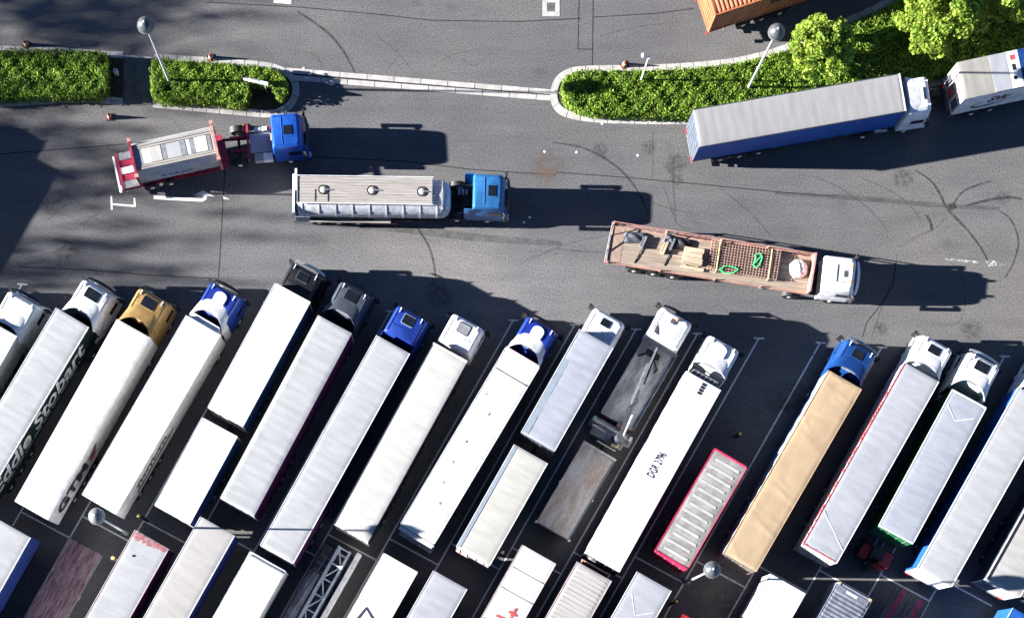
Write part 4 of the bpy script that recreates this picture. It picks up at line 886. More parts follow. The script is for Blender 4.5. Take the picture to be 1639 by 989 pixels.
V = rear_row('white roofed trailer with red cross marks near the bottom edge', (836, 871), (890, 901), 'roof_white', 'paint_slate', 'paint_wine', 'smooth', .002, rail='paint_pinkwhite')
q = [local(V, x_, y_, 4) for x_, y_ in ((826, 973), (816, 989), (794, 984), (807, 989.5))]
MB().ribbon([q[0], q[1]], .16, 4.026).build('roof_mark', stain('red_print', (.42, .05, .05), .95, 4, .25, .4).name, V['root'])
q2 = [local(V, x_, y_, 4) for x_, y_ in ((814, 978), (826, 985))]; MB().ribbon(q2, .18, 4.03).build('roof_mark', 'red_print', V['root']); MB().ribbon([q[2], q[3]], .16, 4.026).build('roof_mark', 'red_print', V['root'])
for xx in (3, 5.5, 8.2, 10.5, 12): box('roof_batten', 'roof_chalk', V['root'], xx, xx + .04, -1.2, 1.2, 4.0, 4.022)
V = rear_row('chalky ribbed trailer roof with red sides below the white numbered roof', (924, 898), (980, 927), 'roof_chalk', 'paint_pinkwhite', 'paint_wine', 'tarp', .006, rail='paint_pinkwhite')
for i in range(26): box('roof_rib', 'roof_ivory', V['root'], 13.2 - i * .3, 13.26 - i * .3, -1.05, 1.05, 3.98, 4.012)
MB().tube([(13.9, -1.1, 3.7), (13.9, 1.1, 3.7)], .05, 6).tube([(13.6, -1.0, 3.7), (13.9, -1.0, 3.7)], .05, 6).tube([(13.6, 1.0, 3.7), (13.9, 1.0, 3.7)], .05, 6).build('front_rail', 'frame_pink', V['root'])
V = rear_row('silvery grey roofed trailer beside the lamp post at bottom centre', (1020, 914), (1075, 944), 'roof_frost', 'paint_slate', 'paint_slate', 'tarp', .003)
MB().ribbon([(12.2, .9), (11.0, 0), (11.8, -1.0)], .04, 4.014).build('roof_rope', 'ink_white', V['root'])
rear_row('red box trailer showing one corner at the bottom edge', (1094, 982), (1150, 1014), 'paint_red', 'paint_red', 'paint_red', 'smooth', .001, rail='paint_red')
V = rear_row('bright white trailer roof right of the lower right lamp post', (1230, 915.5), (1295, 947), 'roof_bright', 'paint_sidewhite', 'paint_slate', 'smooth', .001)
V = rear_row('grey corrugated container on a trailer at the bottom edge', (1342, 929), (1398, 956), 'corrugated_steel', 'corrugated_steel', 'corrugated_steel', 'corr', .0, 3.6, 'corrugated_steel', 12.2, name='container_trailer')
for s in (-1, 1): box('corner_casting', 'timber', V['root'], 12.02, 12.21, s * 1.15 - .1, s * 1.15 + .1, 3.45, 3.65)
box('label_plate', 'ink_white', V['root'], 11.75, 11.9, -.35, .45, 3.63, 3.655); box('end_plate', 'corrugated_steel', V['root'], 11.62, 12.0, -1.15, 1.15, 3.56, 3.63)
V = vehicle('flatbed_trailer', (1437, 936), (1487, 962), None, 1.5, 'dark decked flatbed trailer with two pink stripes', 'trailer', RR, L=13.6)
box('deck', 'deck_dark', V['root'], 0, 13.6, -1.22, 1.22, 1.3, 1.42); undercarriage(V, 0, 13.6, [2, 3.3, 4.6], 1.29)
for yv in (-.72, .62): box('deck_stripe', 'stripe_pink', V['root'], .05, 13.5, yv - .16, yv + .16, 1.4, 1.43)
rear_row('bright blue trailer corner in the lower right corner', (1622, 972), (1678, 1003), 'paint_cobalt', 'paint_cobalt', 'paint_cobalt', 'smooth', .001, rail='paint_paleblue')
# ------------------------------------------------------------------ lorries on the aisle
# blue cab, silver bulk tipper on a red frame
V = vehicle('tipper_lorry', (339.6, 204.5), (350, 247), (207.6, 233), 3.1, 'blue cabbed tipper lorry with silver bulk body on a red frame', 'lorry', W=2.3)
R = V['root']; L = V['L']; W = 2.36
sec = [(-1.02, 1.25), (-1.18, 1.7), (-1.18, 2.6), (-.86, 3.08), (.86, 3.08), (1.18, 2.6), (1.18, 1.7), (1.02, 1.25)]
b = MB(); b.loft([[(x, y * f, 1.25 + (z - 1.25) * f2) for y, z in sec] for x, f, f2 in ((0, .96, .98), (.08, 1, 1), (L - .08, 1, 1), (L, .96, .98))]); b.build('body', 'tank_alu' if 'tank_alu' in MATS else mat('tank_alu', (.33, .33, .325), .55, .2, var=.12, scale=2, fine=.05).name, R)
for s in (-1, 1):
    for k in range(2): box('top_rail', 'walk_plank', R, .1, L - .1, s * (.60 + k * .16) - .06, s * (.60 + k * .16) + .06, 3.08, 3.12 + .01 * k)
    for i in range(7):
        x = .5 + i * (L - 1) / 6; MB().loft([[(x - .03, s * 1.19, 1.7), (x + .03, s * 1.19, 1.7), (x + .03, s * 1.22, 1.7), (x - .03, s * 1.22, 1.7)], [(x - .03, s * 1.19, 2.6), (x + .03, s * 1.19, 2.6), (x + .03, s * 1.22, 2.62), (x - .03, s * 1.22, 2.62)]]).build('side_rib', 'galv', R)
xx = .25
for i, (wd, m) in enumerate(((.42, 'galv'), (.62, 'paint_offwhite'), (.72, 'roof_ivory'), (.35, 'galv'), (.95, 'roof_pearl'), (.42, 'galv'), (.3, 'paint_offwhite'), (.30, 'galv'), (.85, 'paint_offwhite'), (.3, 'galv'))):
    box('top_panel', m, R, xx, xx + wd - .035, -.5, .5, 3.075, 3.105 + .008 * (i % 3)); xx += wd * (L - .5) / 5.23
for x in (-.06, L - .10):   # end frames
    MB().box(x, x + .16, -1.27, 1.27, 3.10, 3.24).box(x, x + .16, -1.27, -1.19, 1.2, 3.10).box(x, x + .16, 1.19, 1.27, 1.2, 3.10).build('end_frame', 'frame_pink' if x > 1 else 'frame_red', R)
    for s in (-1, 1): box('frame_foot', 'frame_pink', R, x - .03, x + .22, s * 1.2 - .12, s * 1.2 + .12, 3.235, 3.30)
lettering(R, 'FELDBINDER'[:0] + 'III', side_right(1.3, -1.225, 2.0), .9, .32, 'ink_blue') if False else None
for i, (x, l) in enumerate(((1.55, .28), (1.9, .5), (2.45, .35), (2.85, .45), (3.35, .3))): box('side_print', 'ink_blue', R, x, x + l, -1.186, -1.182, 2.05, 2.05 + (.42, .28, .40, .28, .42)[i])
box('subframe', 'frame_red', R, -1.25, L + .5, -.55, .55, .95, 1.2)
undercarriage(V, -1.2, L + .4, [.6, 1.9], .95, 'frame_red', legs=False, W=2.4)
for y0, y1 in ((-1.2, -.72), (-.22, .22), (.72, 1.2)): box('rear_plate', 'galv' if y0 != -.22 else 'ink_white', R, -1.15, -.08, y0, y1, 1.35, 1.39)
for y0 in (-.7, .26): box('rear_beam', 'frame_red', R, -1.15, -.08, y0, y0 + .42, 1.2, 1.36)
box('rear_crossbar', 'frame_red', R, -1.30, -1.14, -1.22, 1.22, 1.2, 1.42); box('rear_bumper', 'ink_white', R, -1.55, -1.42, -1.25, 1.2, .9, 1.02)
box('rear_ladder', 'ink_white', R, -1.41, -1.32, -1.24, -.9, .9, 1.3)
cx, cy = local(V, 481, 207, 3.0)
cab(V, x=cx, y=cy, yaw=math.radians(-8), hc=3.05, col='paint_azure', hatch='glass_dark', hatch_dim=(.55, .62), hatch_x=-.85, visor='plastic_black', fairing=False, spoiler=None, drive=[-4.35], tail=-5.4, back=-1.95, tank=True)
M = Matrix.Translation((cx, cy, 0)) @ Matrix.Rotation(math.radians(-8), 4, 'Z')
box('chassis_deck', 'roof_silver', R, -3.55, -2.1, -.62, .62, 1.0, 1.12, M=M)
for x in (-3.2, -2.75): MB(M).loft([[(x + dx, .95 + .2 * math.cos(a), .85 + .2 * math.sin(a)) for a in [math.pi * i / 6 for i in range(12)]] for dx in (0, .38)]).build('air_tank', 'paint_white', R, True)
box('tool_box', 'roof_frost', R, -3.3, -2.75, -1.2, -.7, .6, 1.05, M=M); box('tool_box', 'paint_white', R, -2.72, -2.1, -1.2, -.7, .6, 1.08, M=M)
box('red_crossbar', 'frame_red', R, -3.75, -3.6, -1.15, 1.2, 1.0, 1.25, M=M)
for y0 in (-.5, .4): box('red_rail', 'frame_red', R, -4.9, -3.75, y0, y0 + .12, 1.02, 1.15, M=M)
box('hose_stand', 'timber', R, -2.08, -1.98, -.3, .1, 1.0, 2.2, M=M); box('exhaust_stack', 'frame_red', R, -2.1, -1.99, .3, .5, 1.0, 2.6, M=M); box('hose_coil', 'strap_yellow', R, -2.12, -1.98, .12, .28, 1.2, 1.9, M=M)

# tanker
V = vehicle('tanker_lorry', (722, 287), (722, 342), (472, 283.5), 2.6, 'blue cabbed lorry with shiny steel tanker and plank walkway on top', 'lorry', W=2.5)
R = V['root']; L = V['L']; n = 20
def ring(x, f, zc=1.95, ry=1.22, rz=.86): return [(x, ry * f * math.copysign(abs(math.cos(a)) ** .8, math.cos(a)), zc + rz * f * math.copysign(abs(math.sin(a)) ** .8, math.sin(a))) for a in [2 * math.pi * i / n for i in range(n)]]
MB().loft([ring(x, f) for x, f in ((.05, .5), (.12, .85), (.25, 1), (L - .75, 1), (L - .4, .95), (L - .15, .80), (L, .5))]).build('tank', 'tank_steel', R, True)
for i in range(9):
    x = .5 + i * (L - 1.4) / 8; b = MB(); a_, c_ = ring(x - .03, 1.0), ring(x - .03, 1.035); d_, e_ = ring(x + .03, 1.035), ring(x + .03, 1.0); b.loft([a_, c_, d_, e_], False); b.build('tank_rib', 'tank_steel', R, True)
MB().lathe([(.05, 0), (.05, .06)], 6, (0, 0, 0)) 
np_ = 9; x1 = L - 1.25
for i in range(np_):
    y0 = -.62 + i * 1.72 / np_; j = random.uniform(-.006, .006)
    box('walkway_plank', 'walk_plank', R, .2, x1, y0 + .006, y0 + 1.72 / np_ - .006, 2.86 + j, 2.91 + j)
for y in (-.66, 1.14): MB().tube([(.15, y, 2.95), (x1 + .1, y, 2.95)], .03, 6).build('walkway_rail', 'paint_white', R)
for x in (.2, x1): MB().box(x - .03, x + .03, -.62, 1.1, 2.912, 2.95).build('walkway_end', 'galv', R)
for px, py in ((517, 303.5), (595, 304.5), (675, 306.5)):
    x, y = local(V, px, py, 2.95); m = MB().lathe([(.32, 0), (.32, .06), (.27, .06), (.25, .03)], 20, (x, y, 2.9)).build('manhole', 'chassis_black', R, True)
    MB().lathe([(.22, 0), (.22, .05), (.17, .075), (.04, .08)], 18, (x, y, 2.9)).build('manhole_lid', 'roof_ivory', m, True); box('lid_clamp', 'galv', m, x + .1, x + .48, y - .03, y + .03, 2.96, 3.0)
for x in (1.35, 2.2): box('deck_vent', 'tarp_dark', R, x, x + .05, -.55, .25, 2.915, 2.935)
box('rear_panel', 'paint_white', R, -.14, .02, -1.25, 1.3, 1.0, 2.75); box('rear_board', 'paint_white', R, .02, .16, .2, 1.6, 2.5, 2.92); box('rear_cabinet', 'roof_silver', R, .0, .95, -1.28, -.9, .85, 1.9)
box('hose_tray', 'walk_plank', R, .9, L - 4.0, -1.36, -1.02, 1.0, 1.12); box('red_sidebar', 'frame_red', R, 4.9, L - 3.6, -1.3, -1.2, .6, .82)
MB().tube([(.3, -1.2, 1.25), (2.5, -1.26, 1.22), (5.2, -1.2, 1.25)], .06, 6).build('hose', 'black_rubber', R)
undercarriage(V, 0, L, [1.5, 2.8, 4.1], 1.0, legs=True, W=2.4, lamps=True)
for a in (1.5, 2.8, 4.1):
    for s in (-1, 1): MB().loft([[(a + .6 * math.cos(t), s * 1.12 - .19, .51 + .6 * math.sin(t)), (a + .6 * math.cos(t), s * 1.12 + .19, .51 + .6 * math.sin(t)), (a + .57 * math.cos(t), s * 1.12 + .19, .51 + .57 * math.sin(t)), (a + .57 * math.cos(t), s * 1.12 - .19, .51 + .57 * math.sin(t))] for t in [math.pi * (.15 + .7 * i / 6) for i in range(7)]]).build('mudguard', 'galv', R, True)
for y in (-.85, .85): MB().tube([(L - .55, y, 2.6), (L - .55, y, 2.95)], .03, 6).tube([(L - .55, -.85, 2.93), (L - .55, .85, 2.93)], .03, 6).build('front_rail', 'paint_white', R)
cab(V, px=(806, 306), yaw=math.radians(-1), hc=3.2, col='paint_sky', hatch='glass_dark', hatch_dim=(.5, .72), hatch_x=-.75, frame='paint_sky', visor='plastic_black', fairing=True, spoiler=None, drive=[-3.0, -4.35], tail=-5.3, back=-2.0)
for x in (-2.95, -2.7, -2.45): 
    c = local(V, 806, 306, 3.2); MB().lathe([(.2, 0), (.2, .14)], 12, (c[0] + x, c[1] + .55, 1.1), 'x').build('air_tank', 'galv', R, True)

# flatbed with rails and load
zd = 1.55
V = vehicle('flatbed_lorry', (1301, 414), (1290.5, 471), (981, 363), zd, 'white cabbed flatbed lorry with pink side rails and amber beacons', 'lorry', W=2.5, L=13.5)
A = P(970.5, 420.5, zd); Bq = P(1290.5, 471.5, zd); d = (Bq - A).normalized(); r_ = Vector((d.y, -d.x, 0)); o = A - r_ * 1.27
V['root'].location = (o.x, o.y, 0); V['root'].rotation_euler = (0, 0, math.atan2(d.y, d.x)); V['o'] = Vector((o.x, o.y, 0)); V['d'] = d; V['r'] = r_; V['L'] = L = (Bq - A).length
R = V['root']
for i in range(14):
    y0 = -1.2 + i * 2.4 / 14; j = random.uniform(-.008, .008)
    box('deck_plank', 'plank', R, .9 + random.uniform(0, .03), L - .05, y0 + .007, y0 + 2.4 / 14 - .007, zd - .06 + j, zd + j)
box('rear_deck_plate', mat('plywood', (.26, .185, .145), .8, var=.15, scale=3).name, R, .02, .89, -1.2, 1.2, zd - .06, zd + .006)
undercarriage(V, 0, L, [2.0, 3.31, 4.62], zd - .06, 'frame_pink')
for a in (2.0, 3.31, 4.62):
    for s in (-1, 1): MB().loft([[(a + .6 * math.cos(t), s * 1.12 - .19, .51 + .6 * math.sin(t)), (a + .6 * math.cos(t), s * 1.12 + .19, .51 + .6 * math.sin(t)), (a + .57 * math.cos(t), s * 1.12 + .19, .51 + .57 * math.sin(t)), (a + .57 * math.cos(t), s * 1.12 - .19, .51 + .57 * math.sin(t))] for t in [math.pi * (.12 + .4 * i / 5) for i in range(6)]]).build('mudguard', 'plastic_black', R, True)
box('side_rail', 'frame_pink', R, 0, L, -1.27, -1.19, zd - .1, zd + .06); box('side_rail', 'frame_pink', R, 0, L, 1.19, 1.27, zd - .1, zd + .05)
posts = [.06, 3.6, 7.3, 10.4, L - .06]
for i, x in enumerate(posts):
    box('post', 'frame_pink', R, x - .05, x + .05, 1.2, 1.3, zd, zd + .85)
    if i < 3: MB().tube([(x, 1.22, zd + .8), (x - (.05 if i else 0), .6, zd + .02)], .03, 6).build('brace', 'frame_pink', R)
for i in range(4):
    for zz in (.42, .78): box('rail', 'frame_pink', R, posts[i] + .05, posts[i + 1] - .05, 1.23, 1.28, zd + zz, zd + zz + .07)
box('rail', 'frame_pink', R, .1, L - .1, -1.30, -1.26, zd + .05, zd + .12)
for x in posts[:4]: box('post', 'frame_pink', R, x - .05, x + .05, -1.32, -1.22, zd - .1, zd + .22)
for y in (-.6, 0, .6): pass
MB().tube([(-.12, -1.25, zd - .2), (-.05, 1.25, zd + .75)], .035, 6).tube([(-.02, -1.25, zd + .05), (-.02, 1.25, zd + .05)], .03, 6).build('tail_rail', 'galv', R)
box('headboard', 'frame_pink', R, L - .02, L + .10, -1.27, 1.30, zd - .1, zd + .95)
cab(V, px=(1369, 440), yaw=math.radians(3.0), hc=2.95, col='paint_white', hatch='tarp_dark', hatch_dim=(.24, .42), hatch_x=-.62, visor='paint_white', fairing=False, spoiler=None, drive=[-3.7], tail=-5.0, back=-2.05, beacon=True)
cc = local(V, 1369, 440, 2.95)
MB(Matrix.Translation((cc[0], cc[1], 0)) @ Matrix.Rotation(math.radians(3), 4, 'Z')).tube([(-.25, -.55, 2.965), (-1.2, -.55, 2.965), (-1.2, .55, 2.965), (-.25, .55, 2.965), (-.25, -.55, 2.965)], .018, 4).build('roof_frame', 'plastic_black', R)
rz = V['root'].rotation_euler.z
def onbed(px, py, z=zd + .01): q = P(px, py, z); return (q.x, q.y, z)
# load: mesh sheets
mq = onbed(1190, 416); me_ = tag(empty('rebar_mesh_stack', (mq[0], mq[1], zd + .14), rz), 'stack of rusty welded mesh sheets on the flatbed', 'steel mesh')
for lay in range(3):
    ox, oy = random.uniform(-.015, .015), random.uniform(-.012, .012)
    lb, cb = MB(), MB()
    for i in range(13): zo = .034 if lay == 2 else 0; lb.box(-2.35 + ox, 2.35 + ox, -1.05 + i * .175 + oy - .016, -1.05 + i * .175 + oy + .016, lay * .09 + zo * 1.9, lay * .09 + .03 + zo * 1.9)
    for i in range(24): cb.box(-2.3 + i * .2 + ox - .016, -2.3 + i * .2 + ox + .016, -1.08 + oy, 1.08 + oy, lay * .09 + .031, lay * .09 + .062)
    lb.build('long_bars', 'rebar', me_); cb.build('cross_bars', 'rebar', me_)
for i, x in enumerate((-1.75, 1.75)): tag(MB(Matrix.Translation((mq[0], mq[1], 0)) @ Matrix.Rotation(rz, 4, 'Z')).tube([(x, -1.12, zd - .05), (x + .02, -1.1, zd + .42), (x, 0, zd + .45), (x - .02, 1.06, zd + .42), (x - .15, 1.15, zd - .0)], .04, 6).build('ratchet_strap', 'strap_yellow'), ['yellow green strap across the rear end of the mesh sheets', 'yellow green strap across the front end of the mesh sheets'][i], 'strap')
for lab, pts in (('green lifting sling lying flat at the rear of the mesh', [(1153, 433), (1158, 427), (1168, 426), (1178, 429), (1181, 432), (1172, 437), (1160, 437), (1152, 431), (1158, 434), (1153, 433)]), ('green lifting sling bunched at the front of the mesh', [(1206, 424), (1210, 412), (1208, 409), (1216, 406), (1220, 413), (1213, 427), (1206, 424), (1212, 417), (1218, 411)])):
    q = [(*P(x, y, zd + .45)[:2], zd + .43 + .03 * (i % 2)) for i, (x, y) in enumerate(pts)]
    tag(MB().tube(smooth_line(q, 4), .037, 6).build('lifting_sling', 'strap_green', None, True), lab, 'sling')
# sack, timber, pallets, dark sheets
q = onbed(1277, 431); r = np.random.default_rng(5); b = MB(Matrix.Translation((q[0], q[1], zd)) @ Matrix.Rotation(rz + .5, 4, 'Z'))
b.grid(lambda u, v: ((u - .5) * 1.1 * (1 - .12 * math.cos(v * 6.28)), (v - .5) * 1.15 * (1 - .1 * math.cos(u * 6.28)), .01 + .62 * (max(0, math.sin(math.pi * u) * math.sin(math.pi * v)) ** .32) * (1 + .13 * math.sin(u * 17 + v * 9) * math.cos(v * 13 - u * 5))), 22, 22); tag(b.build('bulk_sack', 'sack', None, True), 'crumpled white bulk sack behind the headboard of the flatbed', 'sack')
q = onbed(1108, 412); ts = tag(empty('timber_stack', (q[0], q[1], zd + .01), rz), 'stack of pale timber boards strapped on the flatbed', 'timber')
for lay in range(4):
    for i in range(3):
        if lay == 3 and i == 2: continue
        box('board', 'timber', ts, -.62 + random.uniform(-.05, .05), .62 + random.uniform(-.05, .05), -.55 + i * .37, -.55 + i * .37 + .33, lay * .14 + .06, lay * .14 + .17)
for x in (-.4, .4): box('bearer', 'timber', ts, x - .05, x + .05, -.6, .6, .0, .055)
q = onbed(1108, 430); tag(box('loose_plank', 'timber', None, -.75, .75, -.1, .1, 0, .12, M=Matrix.Translation((q[0], q[1], zd + .01)) @ Matrix.Rotation(rz - .02, 4, 'Z')), 'single loose plank beside the timber stack', 'plank')
for lab, px, py, a, l, w_ in (('dark folded sheet over a crate near the rear of the flatbed', 1017, 381, .1, 1.5, .75), ('dark folded sheet in the middle of the flatbed', 1073, 385, -.1, 1.1, .7), ('black crate beside the timber stack', 1092, 391, .05, 1.3, .75)):
    q = onbed(px, py); b = MB(Matrix.Translation((q[0], q[1], zd + .01)) @ Matrix.Rotation(rz + a, 4, 'Z'))
    b.grid(lambda u, v: ((u - .5) * l, (v - .5) * w_, .02 + .24 * (max(0, math.sin(math.pi * u) * math.sin(math.pi * v)) ** .4) * (1 + .22 * math.sin(u * 11 + v * 7 + px))), 14, 12)
    tag(b.build('folded_sheet', 'tarp_dark' if 'crate b' not in lab else 'plastic_black', None, True), lab, 'sheet')
for lab, px, py, m in (('grey bundle of straps near the rear of the flatbed', 1030, 389, 'galv'), ('grey bundle of straps in the middle of the flatbed', 1075, 393, 'galv'), ('small yellow pallet on the flatbed', 1064, 398, 'timber')):
    q = onbed(px, py); tag(MB(Matrix.Translation((q[0], q[1], zd + .01)) @ Matrix.Rotation(rz - .25, 4, 'Z')).box(-.08, .08, -.4, .4, 0, .28).box(-.2, -.12, -.3, .3, 0, .2).box(-.11, -.09, -.2, .2, .02, .12).build('strap_bundle' if m == 'galv' else 'small_pallet', m), lab, 'bundle' if m == 'galv' else 'pallet')
for i, (p0, p1) in enumerate((((1028, 398), (1015, 421)), ((1075, 400), (1063, 425)))):
    a, b_ = onbed(*p0), onbed(*p1); tag(MB().tube([(a[0], a[1], zd + .06), (b_[0], b_[1], zd + .03)], .03, 5).build('lashing_strap', 'plastic_black'), ['thin dark lashing strap crossing the rear of the flatbed deck', 'thin dark lashing strap crossing the middle of the flatbed deck'][i], 'strap')

# blue sided trailer with white cab beside the island
V = artic('white cabbed lorry with blue sided trailer beside the right island', (1440, 118), (1450.5, 177.5), (1106.5, 176), 'roof_ash', 'paint_cobalt', 'paint_cobalt', mat('rear_greyblue', (.075, .095, .125), .5).name, 'tarp', .005, cabpx=None, group=None, rail='paint_slate', L=13.65)
R = V['root']
box('front_trim', 'paint_white', R, V['L'] - .06, V['L'] + .02, -V['W'] / 2 - .01, V['W'] / 2 + .01, 3.85, 4.01)
for k in range(4): box('rear_seam', 'tarp_dark', R, -.045, -.036, -1.16, 1.16, 1.65 + k * .55, 1.68 + k * .55)
cab(V, px=(1489, 148), yaw=math.radians(-1.5), hc=3.8, hatch='plastic_black', hatch_dim=(.12, .8), hatch_x=-.38, spoiler='paint_white', sp_back=-1.72, sp_front=-.55, sp_top=3.92, wing=.12, visor=None, fairing=False, back=-1.5)
# following lorry
V = vehicle('box_lorry', (1715, 61), (1728, 120), (1535.5, 99), 4.0, 'beige roofed white sided box lorry at the right edge with SW on its side', 'lorry', L=7.6)
R = V['root']; W = V['W']
body_box(V, 0, V['L'], 1.1, 4.0, 'roof_linen', 'paint_sidewhite', 'paint_sidewhite', 'paint_offwhite', None, 'crease', .002, None, pleat=.002)
box('roof_band', 'roof_frost', R, 2.05, 3.15, -W / 2 + .02, W / 2 - .02, 3.99, 4.012); box('roof_band', 'paint_white', R, 3.2, 3.95, -W / 2 + .02, W / 2 - .02, 3.99, 4.018); box('roof_band', 'paint_navy', R, 3.98, 7.5, -W / 2 + .02, W / 2 - .02, 3.99, 4.014)
box('roof_print', 'ink_red', R, 3.4, 3.75, .62, .95, 4.016, 4.022); box('roof_vent', 'plastic_black', R, 3.42, 3.62, -.05, .35, 4.016, 4.04)
MB().lathe([(.16, 0), (.16, .006), (.11, .006), (.11, 0)], 16, (3.5, -.55, 4.018)).build('ring_print', 'galv', R)
for k in range(5): box('roof_print', 'paint_paleblue', R, 4.25 + (k % 2) * .12, 4.35 + (k % 2) * .5, -.75 + k * .27, -.63 + k * .27, 4.013, 4.018)
lettering(R, 'SW', side_right(2.0, -W / 2 - .03, 2.35), 1.55, .8, 'ink', shear=.35, bold=.02)
MB().ribbon([(0, .5), (.25, .12), (.8, 0), (1.6, .18), (3.0, .85)], [.05, .10, .13, .10, .03], 0).mesh('sw', 'ink').transform(side_right(1.05, -W / 2 - .03, 1.75)) if False else None
sw = MB(side_right(1.0, -W / 2 - .03, 1.72)); sw.ribbon(smooth_line([(.55, .75), (.15, .45), (.25, .12), (.9, .02), (1.9, .25), (3.3, .95)], 5), [.03 + .12 * math.sin(math.pi * i / 25) for i in range(26)], 0); sw.build('swoosh', 'ink', R)
box('rear_print', 'ink_red', R, -.02, -.013, -.35, .35, 1.3, 2.6)
for s in (-1, 1):
    box('rear_window', 'tarp_dark', R, -.025, -.013, s * .8 - .3, s * .8 + .3, 1.5, 2.6); box('lamp_cluster', 'frame_pink', R, -.14, -.03, s * .45 - .1, s * .45 + .1, 3.3, 3.5)
undercarriage(V, 0, V['L'], [1.6, 2.9], 1.1, legs=False)
MB().box(-1.1, -.1, -.1, .1, .5, .65).box(-.9, -.3, .3, .9, .6, .95).build('coupling', 'chassis_black', R)
# orange container
V = vehicle('container_lorry', (1422, -121), (1441, -66), (1126, -32), 3.9, 'orange corrugated container on a dark trailer at the top edge', 'trailer', L=12.2, W=2.44)
a = P(1145.2, 25, 3.9); d = Vector((math.cos(math.radians(18.2)), math.sin(math.radians(18.2)), 0)); r_ = Vector((d.y, -d.x, 0)); o = a - r_ * 1.22
V['root'].location = (o.x, o.y, 0); V['root'].rotation_euler = (0, 0, math.radians(18.2)); R = V['root']
roof_grid(.12, 12.08, 2.34, 3.87, 'corr', 0, 1).build('roof', 'container_orange', R)
for s in (-1, 1):
    MB().grid(lambda u, v: (.1 + 12 * u, s * (1.17 + .03 * min(1, max(-1, 2.2 * math.sin(u * 12 / .28 * 2 * math.pi)))), 1.32 + 2.45 * v), 43 * 8, 1).build('side_wall', 'container_orange', R)
    box('top_beam', 'container_orange', R, 0, 12.2, s * 1.19 - .03, s * 1.19 + .03, 3.76, 3.90); box('bottom_beam', 'container_orange', R, 0, 12.2, s * 1.19 - .03, s * 1.19 + .03, 1.2, 1.34)
    for x in (0, 12.1): box('corner_post', 'container_orange', R, x, x + .1, s * 1.15 - .07, s * 1.15 + .072, 1.2, 3.905)
MB().grid(lambda u, v: (.05 + .03 * min(1, max(-1, 2.2 * math.sin(u * 10 * 2 * math.pi))), -1.1 + 2.2 * u, 1.3 + 2.5 * v), 80, 1).build('end_wall', 'container_orange', R)
box('end_beam', 'container_orange', R, -.01, .09, -1.22, 1.22, 3.78, 3.907); box('end_sill', 'container_orange', R, -.01, .09, -1.22, 1.22, 1.2, 1.33); box('front_wall', 'container_orange', R, 12.12, 12.19, -1.15, 1.15, 1.3, 3.78)
box('floor', 'chassis_black', R, .1, 12.1, -1.15, 1.15, 1.2, 1.3)
for x, l in ((4.0, .5), (4.55, .35), (4.95, .6), (6.9, .4), (7.35, .7)): box('side_print', 'ink', R, x, x + l, -1.212, -1.208, 2.7, 3.25)
undercarriage(V, 1.2, 12.0, [2.6, 3.9, 5.2], 1.19, legs=True, W=2.4)
for s in (-1, 1): box('corner_lamp', 'tail_red', R, -.1, 0, s * 1.2 - .12, s * 1.2 + .12, 1.05, 1.2)
# lorry beyond the left edge; only its shadow reaches the picture
V = vehicle('articulated_lorry', (-303, 203), (-246, 233), None, 4.0, 'lorry beyond the left edge whose shadow falls into the picture', 'lorry', None, L=13.6)
body_box(V, 0, 13.6, 1.1, 4.0, 'roof_white', 'paint_slate', 'paint_slate', 'paint_offwhite'); undercarriage(V, 0, 13.6, [2, 3.3, 4.6]); cab(V, x=13.6 + 2.1, y=0, hc=3.5, spoiler='paint_white')

for lab, a, b in (('lorry beyond the left edge, next to the cut off white lorry', (-128, 499), (-72, 529)), ('lorry beyond the left edge, two bays from the cut off white lorry', (-226, 490), (-170, 520)), ('trailer beyond the lower left corner, nearest of two', (-106, 798), (-52, 828)), ('trailer beyond the lower left corner, furthest of two', (-205, 788), (-151, 818))):
    V = vehicle('box_trailer', a, b, None, 4.0, lab, 'trailer' if 'trailer' in lab else 'lorry', None, L=13.6)
    body_box(V, 0, 13.6, 1.1, 4.0, 'roof_pearl', 'paint_slate', 'paint_slate', 'paint_offwhite'); undercarriage(V, 0, 13.6, [2, 3.3, 4.6])
    if 'lorry' in lab: cab(V, x=13.6 + 2.3, y=0, hc=3.5, spoiler='paint_white')

# ------------------------------------------------------------------ lamp posts, bollards, cones, signs
def lamp(label, head, h, dome='lamp_dome', r=.52):
    """straight post under a domed lamp head seen at pixel head, h metres up"""
    c = P(*head, h); o = tag(empty('lamp_post', (c.x, c.y, 0)), label, 'lamp post', 'globe headed lamp posts')
    MB().lathe([(.16, 0), (.16, .9), (.085, 1.0), (.06, h - .45), (.12, h - .42)], 12).build('post', 'pole_grey', o, True)
    hd = MB().lathe([(.14, -.5), (.36, -.42), (r * .96, -.15), (r, .0), (r * .93, .2), (r * .72, .37), (r * .4, .49), (.12, .54), (.02, .55)], 28, (0, 0, h)).build('globe', dome, o, True)
    MB().lathe([(.10, .0), (.09, .06), (.03, .09)], 10, (0, 0, h + .54)).build('cap', 'galv', hd, True); MB().lathe([(r + .012, -.03), (r + .012, .03)], 28, (0, 0, h)).build('seam_band', 'galv', hd)
    return o
lamp('tall globe headed lamp post in the short hedge at upper left', (233, 41), 9.66)
lamp('tall globe headed lamp post in the hedge beside the orange container', (1243, 52), 9.66)
lamp('pale globe headed lamp post at lower left beside black lettered trailer', (155, 826), 9.54, 'lamp_dome_pale')
lamp('globe headed lamp post between bays at bottom right of centre', (1140, 911.5), 10.2, 'lamp_dome')
c = P(1023, 138); hh = 4.6
ps = tag(empty('camera_post', (c.x, c.y, 0)), 'thin white post with small camera head in the right hedge', 'post')
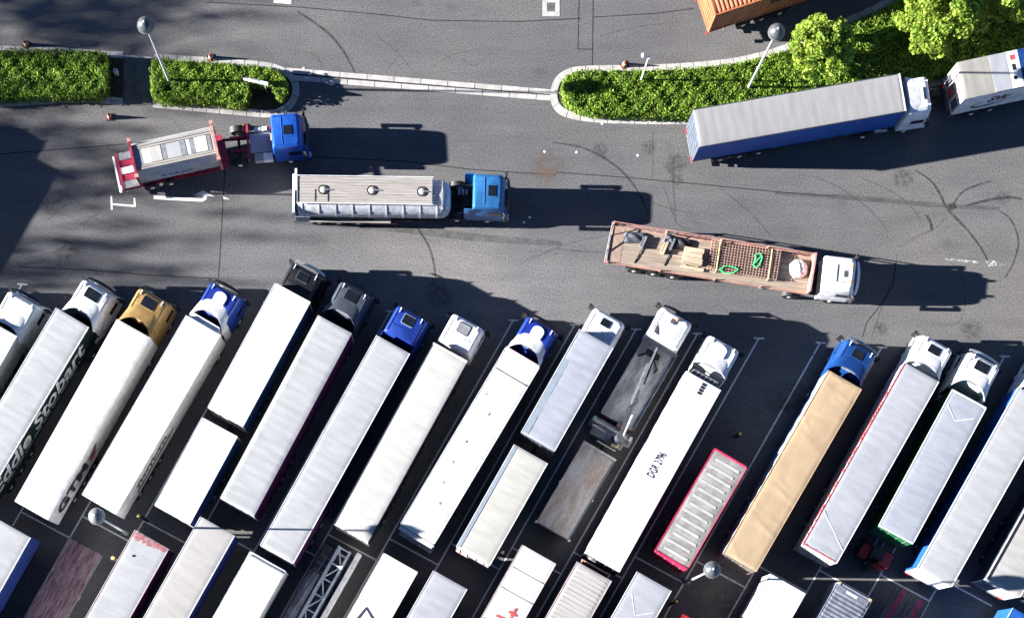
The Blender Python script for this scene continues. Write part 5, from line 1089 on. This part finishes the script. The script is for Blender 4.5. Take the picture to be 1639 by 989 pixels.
MB().lathe([(.09, 0), (.09, .8), (.06, .85), (.055, hh), (.09, hh + .03)], 10).build('post', 'paint_white', ps, True); MB().tube([(0, 0, hh), (-.28, .12, hh + .08)], .04, 6).build('arm', 'paint_white', ps); MB().lathe([(.02, -.2), (.13, -.12), (.15, .02), (.1, .12), (.02, .16)], 14, (-.34, .14, hh + .1)).build('camera_head', 'paint_white', ps, True)
def bollard(label, px, py, hgt=2.6):
    c = P(px, py, hgt); o = tag(empty('bollard', (c.x, c.y, 0)), label, 'bollard', 'dark bollards with yellow tops between the bays')
    MB().lathe([(.11, 0), (.11, hgt - .3), (.20, hgt - .25), (.20, hgt - .1), (.06, hgt - .05)], 14).build('post', 'plastic_black', o, True); MB().lathe([(.02, -.06), (.09, -.03), (.11, .04), (.08, .11), (.02, .14)], 12, (0, 0, hgt)).build('top', 'bollard_yellow', o, True)
bollard('yellow topped bollard between grey script trailer and white box', 222, 824, 3.2); bollard('yellow topped bollard left of the red banded white trailer', 181, 892.5, 3.4); bollard('yellow topped bollard behind the cab of the numbered white trailer', 1184, 694, 1.2); bollard('yellow topped bollard below the lower right lamp post', 1083, 962, 2.8)
_cone = None
for lab, px, py in (('traffic cone above the long left hedge', 43, 73), ('traffic cone above the short hedge beside the lamp post', 338, 94), ('traffic cone behind the tipper lorry, below the left kerb', 176, 188), ('bright orange traffic cone beside the tipper lorry', 392, 205), ('reddish traffic cone above the right hedge', 999, 105)):
    c = P(px, py); o = tag(empty('traffic_cone', (c.x, c.y, 0), random.uniform(0, 1.5)), lab, 'cone', 'traffic cones')
    if _cone is None:
        _cone = (MB().prism([(-.24, -.24), (.24, -.24), (.24, .24), (-.24, .24)], 0, .05).mesh('base', 'black_rubber'), MB().lathe([(.2, .05), (.135, .28), (.10, .45), (.035, .75), (.02, .76)], 16).mesh('body', 'cone_orange', True), MB().lathe([(.142, .28), (.105, .45), (.10, .45)], 16).mesh('band', 'cone_white', True))
    for nme, me in zip(('base', 'body', 'band'), _cone): link(nme, me, o)
c = P(414, 146); sg = tag(empty('sign_board', (c.x, c.y, .09), math.radians(-13)), 'narrow white sign board on two legs in the short hedge', 'sign')
for x in (-.52, .58): MB().tube([(x, -.0, 0), (x, 0, 1.75)], .03, 6).build('leg', 'paint_white', sg)
box('board', 'paint_white', sg, -.85, .85, -.08, .04, 1.45, 1.8)
for x, l in ((-.62, .1), (-.35, .22), (-.08, .18), (.15, .16)): box('lettering_mark', 'ink', sg, x, x + l, -.03, .02, 1.8, 1.806)
c = P(185, 114, .6); sq = tag(empty('marker_post', (c.x, c.y, .09)), 'short white square marker post at the end of the left hedge', 'post')
MB().box(-.12, .12, -.12, .12, 0, .62).build('post', 'paint_white', sq); box('top_plate', 'ink', sq, -.06, .06, -.06, .06, .618, .632)
